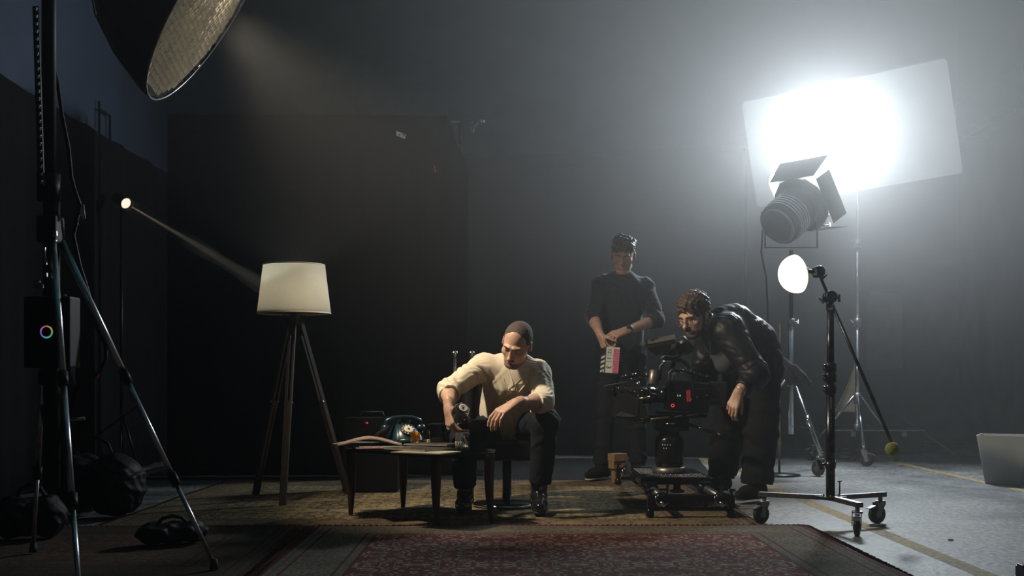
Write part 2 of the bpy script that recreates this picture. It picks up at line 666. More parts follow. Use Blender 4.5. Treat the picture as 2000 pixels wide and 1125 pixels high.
# ------------------------------------------------------------------ drapes, floor marks, wall pieces, rugs
def folds(x0, x1, y0, y1, z0, z1, amp, freq, seed, sag=None, th=0.004, nu=120, nv=26):
    rn = random.Random(seed)
    ph = [rn.uniform(0, 6.28) for _ in range(6)]
    d = Vector((x1 - x0, y1 - y0, 0)); L = d.length; d.normalize()
    nrm = Vector((d.y, -d.x, 0))

    def fn(u, v):
        s = u * L
        a = amp * (0.45 + 0.55 * (1 - v)) * (math.sin(s * freq + ph[0] + 0.5 * math.sin(s * 2.1 + ph[1])) + 0.5 * math.sin(s * freq * 1.9 + ph[2] + v * 0.8))
        top = z1 - (sag(u) if sag else 0)
        p = Vector((x0, y0, 0)) + d * s + nrm * a
        p.z = z0 + (top - z0) * v
        return p
    return MB().sheet(fn, nu, nv, th)


# drape A, in front of it the lamp; its upper right corner droops from the last clamp
def sagA(u):
    return 0.0 if u < 0.93 else (u - 0.93) * 5.5


dA = folds(-2.60, -0.33, 8.60, 8.64, 0.015, 2.745, 0.018, 15, 3, sagA)
oA = dA.build('black_drape', M_DRAPE)
tag(oA, 'tall black drape hanging behind the lit floor lamp', 'drape')
dB = folds(-0.75, 2.16, 11.3, 10.6, 0.015, 2.92, 0.014, 12, 5)
tag(dB.build('black_drape', M_DRAPE), 'wide black drape hanging behind the standing man and the camera', 'drape')
dC = folds(XL + 0.09, XL + 0.09, -2.0, 10.4, 0.015, 2.6, 0.025, 9, 9, nu=200, nv=6)
tag(dC.build('black_drape', M_DRAPE), 'long black drape covering the lower left wall', 'drape')

# pipe rail and stands of the two free drapes
M_BLKMET = mat('black_painted_steel', (0.02, 0.021, 0.023), 0.35, 0.6, var=0.4, scale=60, bump=0.05)
M_CHROME = mat('chromed_steel_tube', (0.62, 0.64, 0.68), 0.16, 1.0, var=0.25, scale=14)


def rail(name, a, b, z, label):
    t = thing(name, (a[0], a[1], 0), label, 'drape frame')
    a3, b3 = Vector((a[0], a[1], z)), Vector((b[0], b[1], z))
    MB().cyl(a3, b3, 0.018).build('crossbar', M_BLKMET, t)
    for p in (a, b):
        m = MB().cyl((p[0], p[1], 0.02), (p[0], p[1], z), 0.017)
        m.build('upright', M_BLKMET, t)
        m = MB().box((p[0], p[1] + 0.14, 0.01), (0.36, 0.36, 0.02), bev=0.004)
        m.build('base_plate', M_BLKMET, t)


rail('drape_frame', (-2.58, 8.71), (-0.40, 8.75), 2.72, 'black pipe frame carrying the drape behind the floor lamp')
rail('drape_frame', (-0.8, 11.42), (2.2, 10.72), 2.90, 'black pipe frame carrying the wide drape behind the camera crew')

# silver tape label, clamps on the drape
M_TAPE = mat('silver_tape', (0.62, 0.64, 0.63), 0.5, 0.0, var=0.6, scale=45, ramp=(0.42, 0.5))
c = on_surf(oA, 780, 262.5, 0.0)
MB().box(c, (0.100, 0.010, 0.034), Matrix.Rotation(math.radians(21), 3, 'Y'), bev=0.001).build('tape_label', M_TAPE)
tag(bpy.data.objects['tape_label'], 'crumpled pale tape label stuck high on the black drape', 'label')
M_ALU = mat('brushed_aluminium', (0.75, 0.76, 0.78), 0.3, 1.0, var=0.2, scale=30)
M_ORANGE = mat('orange_plastic', (0.75, 0.16, 0.05), 0.45, var=0.2, scale=30)
M_BLKPL = mat('black_plastic', (0.018, 0.019, 0.021), 0.4, var=0.3, scale=50, bump=0.05)


def spring_clamp(loc, label, big=True):
    t = thing('spring_clamp', loc, label, 'clamp', 'clamps on the black drape')
    L = Vector(loc)
    MB().cyl(L + Vector((-0.022, 0, 0.004)), L + Vector((0.022, 0, 0.0)), 0.012).build('barrel', M_ALU, t)
    MB().bar(L + Vector((-0.03, 0, 0)), L + Vector((-0.085, -0.01, -0.035)), 0.012, 0.006).bar(L + Vector((-0.03, 0.005, 0)), L + Vector((-0.06, 0.02, -0.06)), 0.012, 0.006).build('handle', M_BLKPL, t)
    MB().cyl(L + Vector((-0.074, 0, -0.004)), L + Vector((-0.068, 0, -0.02)), 0.007).build('tip', M_ORANGE, t)
    return t


sc_ = spring_clamp(at(941, 237, 8.66), 'silver barrelled clamp at the top corner of the black drape')
t = thing('hand_clamp', at(850, 330, 8.58), 'small orange gripped clamp hanging on the black drape', 'clamp', 'clamps on the black drape')
L0 = on_surf(oA, 850, 330, 0.0)
MB().bar(L0 + Vector((-0.006, 0, 0.03)), L0 + Vector((0.0, 0, -0.025)), 0.010, 0.008, bev=0.002).build('grip', M_ORANGE, t)
MB().bar(L0 + Vector((0.0, 0, -0.022)), L0 + Vector((0.022, 0, -0.008)), 0.006, 0.006).build('jaw', M_BLKMET, t)
# looped cord under the top clamp
cz = at(923, 245, 8.62)
MB().tube([cz + Vector(v) for v in ((-0.01, 0, 0), (-0.012, 0, -0.03), (-0.008, 0, -0.05), (0, 0, -0.055), (0.008, 0, -0.05), (0.01, 0, -0.03), (0.006, 0, 0))], 0.0018, 6).build('cord_loop', M_ALU)
tag(bpy.data.objects['cord_loop'], 'thin pale cord loop below the silver clamp on the drape', 'cord')

# yellow floor lines (worn paint, a few tenths of a millimetre proud)
M_YEL = mat('worn_yellow_paint', (0.36, 0.26, 0.07), 0.8, scale=38, color2=(0.13, 0.12, 0.10), ramp=(0.42, 0.56), bump=0.1)


def gp(x, y):
    d = F * CH / (y - HZ)
    return Vector(((x - 1000) * d / F, d, 0))


def floor_line(p, q, w, label):
    a, b = Vector((p[0], p[1], 0)), Vector((q[0], q[1], 0))
    n = (b - a).normalized().cross(Vector((0, 0, 1))) * w / 2
    o = MB().quadslab([a - n, a + n, b + n, b - n], (0, 0, 0.0008)).build('trim_%d' % label, M_YEL)
    o['kind'] = 'structure'


pa, pb = gp(1375, 897), gp(1907, 1116)
dd = (pb - pa)
floor_line(pa - dd * 0.1, pb + dd * 0.6, 0.085, 1)
pa, pb = gp(1681, 888), gp(1920, 941)
dd = (pb - pa)
floor_line(pa - dd * 0.1, pb + dd * 0.9, 0.075, 2)

# wall pieces far right
M_PANEL = mat('pale_wall_panel', (0.34, 0.36, 0.37), 0.7, var=0.15, scale=8)
p0, p1 = at(1695, 570, 13.95), at(1762, 722, 13.95)
MB().box(((p0.x + p1.x) / 2, 13.96, (p0.z + p1.z) / 2), (p1.x - p0.x, 0.05, p0.z - p1.z), bev=0.008).build('wall_panel', M_PANEL)
tag(bpy.data.objects['wall_panel'], 'pale rectangular panel fixed to the far wall', 'panel')
t = thing('wall_duct', (XR - 0.25, 9.0, 3.3), 'pale duct running along the right wall behind the white board', 'duct')
MB().box((XR - 0.2, 10.6, 3.72), (0.36, 6.4, 0.34), bev=0.01).build('duct_body', M_PANEL, t)
MB().cyl((XR - 0.42, 7.6, 3.46), (XR - 0.42, 13.9, 3.46), 0.022).build('pipe', M_ALU, t)
for k in range(4):
    MB().box((XR - 0.2, 8.0 + k * 1.7, 3.72), (0.39, 0.04, 0.38)).build('duct_collar', M_ALU, t)


# ------------------------------------------------------------------ rugs
def rug_mat(name, w, l, field, field2, mot, border, border2, edge, seed, bw=0.34):
    """patterned rug; local x in [-w/2,w/2], y in [-l/2,l/2]"""
    m = bpy.data.materials.new(name); m.use_nodes = True
    nt = m.node_tree; N, Lk = nt.nodes, nt.links
    b = N['Principled BSDF']; b.inputs['Roughness'].default_value = 0.95; b.inputs['Specular IOR Level'].default_value = 0.15
    tc = N.new('ShaderNodeTexCoord'); sp = N.new('ShaderNodeSeparateXYZ'); Lk.new(tc.outputs['Object'], sp.inputs[0])

    def M(op, a, bb=None, c=None):
        n = N.new('ShaderNodeMath'); n.operation = op
        for i, v in enumerate((a, bb, c)):
            if v is None:
                continue
            if isinstance(v, (int, float)):
                n.inputs[i].default_value = v
            else:
                Lk.new(v, n.inputs[i])
        return n.outputs[0]

    def mix(f, a, bb):
        n = N.new('ShaderNodeMix'); n.data_type = 'RGBA'
        Lk.new(f, n.inputs[0])
        for i, v in ((6, a), (7, bb)):
            if isinstance(v, tuple):
                n.inputs[i].default_value = (*v, 1)
            else:
                Lk.new(v, n.inputs[i])
        return n.outputs[2]
    ax = M('ABSOLUTE', sp.outputs[0]); ay = M('ABSOLUTE', sp.outputs[1])
    dist = M('MINIMUM', M('SUBTRACT', w / 2, ax), M('SUBTRACT', l / 2, ay))     # distance to the rim
    # mirrored coordinates give an ornamental figure
    cb = N.new('ShaderNodeCombineXYZ')
    fx = M('PINGPONG', sp.outputs[0], 0.31); fy = M('PINGPONG', sp.outputs[1], 0.27)
    Lk.new(fx, cb.inputs[0]); Lk.new(fy, cb.inputs[1]); cb.inputs[2].default_value = seed * 1.7
    n1 = N.new('ShaderNodeTexNoise'); n1.inputs['Scale'].default_value = 11; n1.inputs['Detail'].default_value = 2; n1.inputs['Distortion'].default_value = 1.6
    Lk.new(cb.outputs[0], n1.inputs[0])
    n2 = N.new('ShaderNodeTexNoise'); n2.inputs['Scale'].default_value = 17; n2.inputs['Detail'].default_value = 2; n2.inputs['Distortion'].default_value = 2.5
    Lk.new(cb.outputs[0], n2.inputs[0])
    n3 = N.new('ShaderNodeTexNoise'); n3.inputs['Scale'].default_value = 2.2; n3.inputs['Detail'].default_value = 8
    Lk.new(tc.outputs['Object'], n3.inputs[0])
    n4 = N.new('ShaderNodeTexNoise'); n4.inputs['Scale'].default_value = 160; n4.inputs['Detail'].default_value = 2
    Lk.new(tc.outputs['Object'], n4.inputs[0])
    f1 = M('GREATER_THAN', M('ABSOLUTE', M('SUBTRACT', n1.outputs[0], 0.5)), 0.085)
    f2 = M('GREATER_THAN', n2.outputs[0], 0.555)
    c = mix(f1, field, field2)
    c = mix(f2, c, mot)
    f3 = M('GREATER_THAN', M('ABSOLUTE', M('SUBTRACT', n2.outputs[0], 0.47)), 0.07)
    cbd = mix(f3, border, border2)
    inb = M('LESS_THAN', dist, bw)
    c = mix(inb, c, cbd)
    for d0, d1, colr in ((bw - 0.012, bw, edge), (bw - 0.055, bw - 0.045, edge), (0.085, 0.095, edge), (0.05, 0.06, border2), (0, 0.03, edge)):
        g = M('MULTIPLY', M('GREATER_THAN', dist, d0), M('LESS_THAN', dist, d1))
        c = mix(g, c, colr)
    wear = N.new('ShaderNodeMapRange'); wear.inputs[1].default_value = 0.35; wear.inputs[2].default_value = 0.7; wear.inputs[3].default_value = 0.7; wear.inputs[4].default_value = 1.15
    Lk.new(n3.outputs[0], wear.inputs[0])
    w2 = M('MULTIPLY', wear.outputs[0], M('ADD', M('MULTIPLY', n4.outputs[0], 0.9), 0.5))
    vm = N.new('ShaderNodeVectorMath'); vm.operation = 'SCALE'; Lk.new(c, vm.inputs[0]); Lk.new(w2, vm.inputs['Scale'])
    Lk.new(vm.outputs[0], b.inputs['Base Color'])
    bp = N.new('ShaderNodeBump'); bp.inputs['Strength'].default_value = 0.5; bp.inputs['Distance'].default_value = 0.004
    Lk.new(n4.outputs[0], bp.inputs['Height']); Lk.new(bp.outputs[0], b.inputs['Normal'])
    return m


def rug(name, cx, cy_, w, l, ang, z, m, label, seed, fringe):
    R = Matrix.Rotation(ang, 3, 'Z')
    rn = random.Random(seed)
    ph = [rn.uniform(0, 6) for _ in range(4)]
    th = 0.005

    def top(u, v):
        x, y = (u - 0.5) * w, (v - 0.5) * l
        e = min(w / 2 - abs(x), l / 2 - abs(y))
        wob = 0.010 * math.sin(x * 5 + ph[0]) * math.sin(y * 4 + ph[1])
        lift = max(0.0, 0.0012 + 0.0012 * math.sin(x * 4.2 + ph[2]) + 0.0008 * math.sin(y * 6 + ph[3]))
        return Vector((x + wob, y + wob * 1.3, th + lift * (1 if e < 0.3 else 0.5)))
    mbx = MB().sheet(top, 90, 70, th - 0.001)
    o = mbx.build(name, m, None, (0, 0, 0))
    o.rotation_euler = (0, 0, ang)
    o.location = (cx, cy_, z)
    WL[o.name] = Vector((0, 0, 0))
    tag(o, label, 'rug')
    # fringe of knotted yarn along the two short ends, hem along the long ones
    fb = MB()
    for side in fringe:
        if side in 'ab':
            n = int(l / 0.028); xs = -w / 2 if side == 'a' else w / 2
            for i in range(n):
                y = -l / 2 + (i + 0.5) * l / n
                fb.tube([(xs * 0.999, y, 0.006), (xs + math.copysign(0.018, xs), y + rn.uniform(-.006, .006), 0.005), (xs + math.copysign(0.036, xs), y + rn.uniform(-.012, .012), 0.003)], [0.004, 0.0035, 0.002], 5)
        else:
            n = int(w / 0.028); ys = l / 2 if side == 'c' else -l / 2
            for i in range(n):
                x = -w / 2 + (i + 0.5) * w / n
                fb.tube([(x, ys * 0.999, 0.006), (x + rn.uniform(-.006, .006), ys + math.copysign(0.018, ys), 0.005), (x + rn.uniform(-.012, .012), ys + math.copysign(0.034, ys), 0.003)], [0.004, 0.0035, 0.002], 5)
    f = fb.build('fringe', M_FRINGE[name == 'red_rug'], o, (0, 0, 0))
    f['kind'] = 'stuff'
    return o


M_FRINGE = [mat('beige_yarn', (0.16, 0.12, 0.06), 0.95, var=0.4, scale=60), mat('dark_red_yarn', (0.13, 0.015, 0.018), 0.95, var=0.5, scale=60)]
beige = rug_mat('faded_beige_rug_pile', 3.36, 2.7, (0.27, 0.20, 0.105), (0.11, 0.095, 0.06), (0.035, 0.038, 0.034), (0.19, 0.14, 0.075), (0.06, 0.052, 0.042), (0.10, 0.035, 0.02), 1, 0.42)
red = rug_mat('red_persian_rug_pile', 2.42, 2.9, (0.135, 0.018, 0.024), (0.07, 0.016, 0.022), (0.28, 0.25, 0.16), (0.19, 0.155, 0.10), (0.075, 0.072, 0.068), (0.085, 0.010, 0.014), 2, 0.34)
dark = rug_mat('dark_brown_rug_pile', 1.6, 1.5, (0.07, 0.035, 0.022), (0.045, 0.028, 0.02), (0.10, 0.075, 0.05), (0.075, 0.055, 0.038), (0.035, 0.03, 0.025), (0.05, 0.012, 0.012), 3, 0.3)
c1 = gp(1487, 1029)
rug('beige_rug', -0.42, 6.98, 3.36, 2.7, math.radians(-0.5), 0.001, beige, 'large faded beige patterned rug under the glass table and the camera slider', 4, 'bc')
rug('dark_rug', -1.83, 4.95, 1.6, 1.5, math.radians(2), 0.0105, dark, 'dark brown patterned rug beside the left edge of the red one', 8, 'bc')
rug('red_rug', 0.25, 4.20, 2.42, 2.9, math.radians(0.5), 0.020, red, 'worn red rug with ornamental border in front of the glass table', 6, 'abc')
# black sheet added over the floor, stands in for shade behind the set
M_FSHADE = mat('floor_shade_black', (0.014, 0.016, 0.018), 0.9, var=0.5, scale=6, bump=0.3, spec=0.15)
o = MB().sheet(lambda u, v: Vector((-2.95 + u * (4.45 + 0.22 * v), 8.36 + v * 2.15, 0.006 + 0.003 * math.sin(u * 31 + 3 * v) * math.sin(v * 17 + 5 * u))), 80, 40, 0.003).build('floor_shade_sheet', M_FSHADE)
tag(o, 'added black sheet standing in for shade on the floor behind the beige rug', 'shade sheet')

# ================================================================== BOUNCE BOARD on its rolling stand
M_BOARD = mat('matte_white_board', (0.80, 0.81, 0.82), 0.8, var=0.04, scale=6)
M_GREY = mat('grey_cast_metal', (0.30, 0.31, 0.33), 0.4, 0.8, var=0.3, scale=40)
M_RUBBER = mat('grey_rubber', (0.05, 0.05, 0.052), 0.7, var=0.3, scale=30)
M_WOOD = mat('dark_walnut', (0.075, 0.028, 0.014), 0.42, color2=(0.035, 0.014, 0.008), scale=6, stretch=(8, 8, 1), bump=0.05)
BTH = -B_N * 0.028
t = thing('bounce_board', (B_C.x, B_C.y, B_C.z - 0.6), 'large tilted white bounce board glaring at the upper right', 'reflector board')
ins = [B_BL, B_BR, B_TR, B_TL]
MB().quadslab(ins, BTH).build('panel', M_BOARD, t)
fr = MB()
for a, b in zip(ins, ins[1:] + ins[:1]):
    fr.bar(a + BTH * 0.5, b + BTH * 0.5, 0.03, 0.04, up=B_N, bev=0.002)
fr.build('frame', M_BOARD, t)
cl = B_TL + (B_TR - B_TL) * 0.46
MB().box(cl + BTH * 0.5, (0.16, 0.055, 0.05), frame(B_N, B_V), bev=0.004).build('clamp', M_GREY, t)


def caster(parent, p, rw, ang, wm, name='caster'):
    """braked swivel caster: p = top of the stem, wheel touches z=0"""
    p = Vector(p)
    d = Vector((math.cos(ang), math.sin(ang), 0)); sd = Vector((-d.y, d.x, 0))
    hub = Vector((p.x, p.y, 0)) + d * rw * 0.45 + Vector((0, 0, rw))
    m = MB().cyl((p.x, p.y, p.z - 0.03), p, 0.011).cyl((p.x, p.y, 2 * rw + 0.012), (p.x, p.y, 2 * rw + 0.022), 0.026)
    for s in (-1, 1):
        q = Vector((p.x, p.y, 2 * rw + 0.012)) + sd * s * 0.021
        m.prism([(-0.022, 0), (0.03, 0), (rw * 0.45 + 0.012, -rw - 0.012), (rw * 0.45 - 0.012, -rw - 0.012)], 0.0025, q - sd * 0.00125, Matrix((d, Vector((0, 0, 1)), -sd)).transposed() if s else None)
    m.cyl((p.x, p.y, p.z - 0.04), (p.x, p.y, 2 * rw), 0.013)
    c = m.build(name, M_GREY, parent)
    w = MB().lathe([(rw * 0.35, -0.013), (rw * 0.82, -0.014), (rw, -0.009), (rw, 0.009), (rw * 0.82, 0.014), (rw * 0.35, 0.013)], hub, frame(sd), 28)
    w.build('wheel', wm, c)
    MB().cyl(hub - sd * 0.019, hub + sd * 0.019, rw * 0.36).build('hub', M_GREY, c)
    MB().bar(hub + d * (rw * 0.3) + Vector((0, 0, rw * 0.95)), hub + d * (rw * 1.15) + Vector((0, 0, rw * 0.65)), 0.035, 0.005, bev=0.001).build('brake_pedal', M_GREY, c)
    return c


def knob(mb, p, d, r=0.018, l=0.035):
    """T-handle screw: shaft plus a wing"""
    p, d = Vector(p), Vector(d).normalized()
    mb.cyl(p, p + d * l, r * 0.32, n=10)
    u = d.orthogonal().normalized()
    mb.bar(p + d * l - u * r * 1.4, p + d * l + u * r * 1.4, r * 0.7, r * 0.55, bev=r * 0.15)
    return mb


# --- stand of the board: three telescopic tubes, splayed braced legs on casters
SB = Vector((at(1675, 800, 10.1).x, 10.1, 0))
t = thing('combo_stand', SB, 'chrome rolling stand holding up the large white board', 'light stand', 'rolling light stands')
top = B_C + BTH * 2.0
pz = [0.42, 1.25, 1.95, top.z - 0.02]
ends = [SB + Vector((0, 0, z)) for z in pz[:3]] + [Vector((SB.x, SB.y, pz[3]))]
MB().cyl((SB.x, SB.y, 0.30), ends[1], 0.022).build('lower_tube', M_CHROME, t)
MB().cyl(ends[1], ends[2], 0.017).build('middle_tube', M_CHROME, t)
MB().cyl(ends[2], ends[3], 0.013).build('upper_tube', M_CHROME, t)
for z in (1.25, 1.95):
    m = MB().cyl((SB.x, SB.y, z - 0.04), (SB.x, SB.y, z + 0.03), 0.030)
    knob(m, (SB.x - 0.02, SB.y, z), (-1, -0.3, 0))
    m.build('collar', M_GREY, t)
m = MB().bar((SB.x, SB.y, top.z - 0.02), B_C + BTH * 1.9, 0.04, 0.05, bev=0.004)
m.build('grip_head', M_GREY, t)
MB().cyl((SB.x, SB.y, 0.52), (SB.x, SB.y, 0.62), 0.035).build('leg_collar', M_GREY, t)
MB().cyl((SB.x, SB.y, 0.28), (SB.x, SB.y, 0.34), 0.033).build('brace_collar', M_GREY, t)
for a in (-100, 20, 140):
    d = Vector((math.cos(math.radians(a)), math.sin(math.radians(a)), 0))
    foot = SB + d * 0.42 + Vector((0, 0, 0.155))
    lg = MB().cyl(SB + d * 0.03 + Vector((0, 0, 0.59)), foot, 0.0125).build('leg', M_CHROME, t)
    MB().bar(SB + d * 0.03 + Vector((0, 0, 0.31)), SB + d * 0.24 + Vector((0, 0, 0.34)), 0.012, 0.004).build('brace', M_CHROME, lg)
    caster(t, foot + Vector((0, 0, 0.015)), 0.058, math.radians(a + 70), M_RUBBER)

# --- fresnel head, seen from behind
ax = F_AX
t = thing('fresnel_light', (FIX.x, FIX.y, FIX.z - 0.35), 'black fresnel film light with barn doors aimed at the white board', 'film light')
R = frame(ax)
rr = 0.175
body = MB().lathe([(0, -0.20), (rr * 0.80, -0.20), (rr * 0.98, -0.185), (rr, -0.16), (rr, 0.02), (rr * 1.02, 0.03), (rr * 1.02, 0.14), (rr * 0.9, 0.14), (rr * 0.88, 0.03), (0, 0.0)], FIX, R, 40)
body.build('housing', M_BLKMET, t)
m = MB()
for k in range(5):
    m.lathe([(rr * 1.005, -0.14 + k * 0.03), (rr * 1.03, -0.137 + k * 0.03), (rr * 1.03, -0.128 + k * 0.03), (rr * 1.005, -0.125 + k * 0.03)], FIX, R, 40)
m.build('cooling_fins', M_CHROME, t)
m = MB().lathe([(rr * 0.72, -0.204), (rr * 0.8, -0.208), (rr * 0.86, -0.2), (rr * 0.84, -0.19)], FIX, R, 40)
m.build('rear_rim', M_CHROME, t)
M_LENS = mat('lit_fresnel_lens', (0.9, 0.95, 1.0), 0.1, emit=(0.85, 0.93, 1.0), estr=6.0)
MB().lathe([(0, 0.115), (rr * 0.5, 0.11), (rr * 0.88, 0.10)], FIX, R, 32).build('lens', M_LENS, t)
# barn doors: hinged at the front ring
MB().lathe([(rr * 1.0, 0.12), (0.236, 0.135), (0.245, 0.145), (0.245, 0.165), (0.232, 0.165), (0.19, 0.15), (rr * 1.0, 0.145)], FIX, R, 12, smooth=False).build('accessory_ring', M_BLKMET, t)
for k, (ang, w0, w1, ln, tilt) in enumerate(((90, 0.44, 0.48, 0.24, 14), (-90, 0.40, 0.44, 0.18, 30), (0, 0.46, 0.54, 0.25, 24), (180, 0.40, 0.40, 0.16, 10))):
    a = math.radians(ang)
    o_ = R @ Vector((math.cos(a), math.sin(a), 0))
    s_ = R @ Vector((-math.sin(a), math.cos(a), 0))
    fwd = ax * math.cos(math.radians(tilt)) + o_ * math.sin(math.radians(tilt))
    b0 = FIX + ax * 0.155 + o_ * 0.232
    q = [b0 - s_ * w0 / 2, b0 + s_ * w0 / 2, b0 + fwd * ln + s_ * w1 / 2, b0 + fwd * ln - s_ * w1 / 2]
    MB().quadslab(q, fwd.cross(s_) * 0.003).build('barn_door', M_BLKMET, t)
s_ = (R @ Vector((1, 0, 0)))
m = MB()
yoke_b = FIX + Vector((0, 0, -0.27))
for sgn in (-1, 1):
    m.bar(FIX + Vector((sgn * 0.21, 0, 0.0)), yoke_b + Vector((sgn * 0.21, 0, 0)), 0.03, 0.008, up=(1, 0, 0), bev=0.001)
    m.cyl(FIX + Vector((sgn * 0.16, 0, 0)), FIX + Vector((sgn * 0.24, 0, 0)), 0.018)
m.bar(yoke_b - Vector((0.215, 0, 0)), yoke_b + Vector((0.215, 0, 0)), 0.03, 0.008)
m.build('yoke', M_BLKMET, t)
knob(MB(), FIX + Vector((0.22, 0, 0)), (1, -0.2, 0.1), 0.03, 0.07).build('tilt_lock', M_GREY, t)
knob(MB(), FIX + Vector((0.22, 0, -0.1)), (1, -0.2, 0.1), 0.02, 0.09).build('lock_lever', M_GREY, t)
# power cable hanging off the head
cp = FIX + Vector((-0.19, -0.05, -0.02))
cord = [cp, cp + Vector((-0.05, 0, -0.12)), cp + Vector((-0.06, 0, -0.3)), cp + Vector((-0.02, 0, -0.5)), cp + Vector((0.0, 0.0, -1.0)), cp + Vector((0.1, 0, -1.6)), cp + Vector((0.1, 0.02, -1.95))]
MB().tube(cord, 0.008).build('cable', M_BLKPL, t)

# --- its stand
SF = Vector((FIX.x, FIX.y, 0))
t = thing('combo_stand', SF, 'dark rolling stand under the black fresnel light, behind the bent man', 'light stand', 'rolling light stands')
MB().cyl((SF.x, SF.y, 0.30), (SF.x, SF.y, 1.2), 0.022).build('lower_tube', M_CHROME, t)
MB().cyl((SF.x, SF.y, 1.2), (SF.x, SF.y, yoke_b.z - 0.02), 0.016).build('upper_tube', M_BLKMET, t)
m = MB().cyl((SF.x, SF.y, 1.16), (SF.x, SF.y, 1.23), 0.03)
knob(m, (SF.x + 0.02, SF.y, 1.2), (1, -0.3, 0))
m.build('collar', M_GREY, t)
MB().cyl((SF.x, SF.y, 0.68), (SF.x, SF.y, 0.78), 0.034).build('leg_collar', M_GREY, t)
for a in (-75, 45, 165):
    d = Vector((math.cos(math.radians(a)), math.sin(math.radians(a)), 0))
    foot = SF + d * 0.46 + Vector((0, 0, 0.155))
    lg = MB().cyl(SF + d * 0.03 + Vector((0, 0, 0.75)), foot, 0.013).cyl(SF + d * 0.25 + Vector((0, 0, 0.45)), SF + d * 0.28 + Vector((0, 0, 0.40)), 0.018).build('leg', M_CHROME, t)
    MB().bar(SF + d * 0.02 + Vector((0, 0, 0.36)), SF + d * 0.3 + Vector((0, 0, 0.36)), 0.012, 0.004).build('brace', M_CHROME, lg)
    caster(t, foot + Vector((0, 0, 0.015)), 0.058, math.radians(a + 200), M_RUBBER)

# dark jacket thrown over the stand behind the bent man, as an SDF cloth lump
M_CLOTHD = mat('dark_grey_cloth', (0.05, 0.05, 0.062), 0.8, var=0.4, scale=18, bump=0.4)
g = SDF()
for p0, p1, r0, r1 in (((1525, 706), (1545, 722), .035, .045), ((1540, 722), (1565, 738), .05, .045), ((1565, 738), (1584, 748), .04, .015), ((1528, 722), (1545, 742), .03, .03), ((1545, 742), (1560, 752), .03, .012)):
    g.cap(at(*p0, 8.75), at(*p1, 8.75), r0, r1, 0.03, ((0, 1, 0), 0.8))
o = g.mesh('draped_jacket', 0.006, M_CLOTHD, None, lambda P: 0.006 * np.sin(P[:, 0] * 90 + 40 * P[:, 2] + 2 * np.sin(P[:, 1] * 50)))
tag(o, 'crumpled dark jacket draped over a stand bar behind the bent man', 'jacket')
# horizontal arm which carries it, on a slim stand
t = thing('slim_stand', (at(1522, 800, 8.75).x, 8.75, 0), 'slim stand with a pale tube and a side arm behind the bent man', 'stand')
x0 = at(1522, 800, 8.75).x
MB().cyl((x0, 8.75, 0.02), (x0, 8.75, 1.17), 0.009).build('tube', mat('dull_brass_tube', (0.45, 0.32, 0.16), 0.35, 0.9, var=0.2, scale=20), t)
MB().cyl((x0, 8.75, at(0, 726, 8.75).z), at(1580, 752, 8.75), 0.012).build('side_arm', M_BLKMET, t)
MB().lathe([(0, 0), (0.16, 0), (0.16, 0.012), (0.05, 0.02), (0, 0.02)], (x0, 8.75, 0)).build('round_base', M_BLKMET, t)

# cream cloth hanging from the board stand's brace, tall curved triangle
M_CREAM = mat('cream_cloth', (0.55, 0.49, 0.38), 0.85, var=0.15, scale=8, bump=0.15)


def cream(u, v):
    yy = 700 + (805 - 700) * v
    xr = 1672 + 2 * v
    xl = 1671 - 42 * v ** 1.35
    x = xl + (xr - xl) * u
    p = at(x, yy, 10.35)
    p.y += 0.04 * math.sin(u * 5) * v
    return p


o = MB().sheet(cream, 14, 24, 0.004).build('cream_cloth', M_CREAM)
tag(o, 'cream cloth hanging in a tall curved triangle behind the white board stand', 'cloth')

# low black flight case the cloth ends on
M_CASE = mat('matte_black_case', (0.02, 0.022, 0.024), 0.6, var=0.3, scale=20, bump=0.1)
t = thing('flight_case', (at(1700, 835, 11.4).x, 11.4, 0), 'low black flight case standing behind the white board stand', 'case')
cx = at(1700, 835, 11.4).x
MB().box((cx, 11.4, 0.13), (0.9, 0.5, 0.22), bev=0.008).build('case_body', M_CASE, t)
MB().box((cx, 11.4, 0.255), (0.91, 0.51, 0.026), bev=0.006).build('lid', M_CASE, t)
MB().box((cx, 11.145, 0.235), (0.90, 0.012, 0.014)).build('edge_strip', M_ALU, t)
for sx in (-1, 1):
    MB().box((cx + sx * 0.25, 11.144, 0.20), (0.05, 0.012, 0.05), bev=0.002).build('latch', M_ALU, t)
    MB().cyl((cx + sx * 0.38, 11.2, 0.022), (cx + sx * 0.38, 11.24, 0.022), 0.022).build('wheel', M_RUBBER, t)
    MB().cyl((cx + sx * 0.38, 11.55, 0.022), (cx + sx * 0.38, 11.59, 0.022), 0.022).build('wheel', M_RUBBER, t)
# clamps lying in front of the cloth
g = MB()
pp = at(1652, 806, 10.2)
cabpts = [Vector((pp.x + 0.10 * math.cos(a) * (1 - 0.03 * i), 10.25 + 0.08 * math.sin(a), 0.012 + 0.004 * i)) for i, a in enumerate([k * 0.7 for k in range(28)])]
g.tube(cabpts, 0.009, 8)
o = g.build('coiled_cable', M_BLKPL)
tag(o, 'coil of black cable lying on the floor under the cream cloth', 'cable')
# loose cables across the dark floor
o = MB().tube([Vector(gp(x, y)) + Vector((0, 0, 0.008)) for x, y in ((1660, 862), (1720, 868), (1790, 866), (1850, 872), (1900, 866), (1960, 858), (2040, 850))], 0.008, 8).build('floor_cable', M_BLKPL)
tag(o, 'black cable lying across the floor in front of the far wall', 'cable')
# leaning metal tube far right
o = MB().cyl(at(1730, 795, 11.9), Vector((at(1799, 863, 11.9).x, 11.0, 0.012)), 0.009).build('leaning_tube', M_GREY)
tag(o, 'thin grey tube leaning from the flight case down to the floor', 'tube')

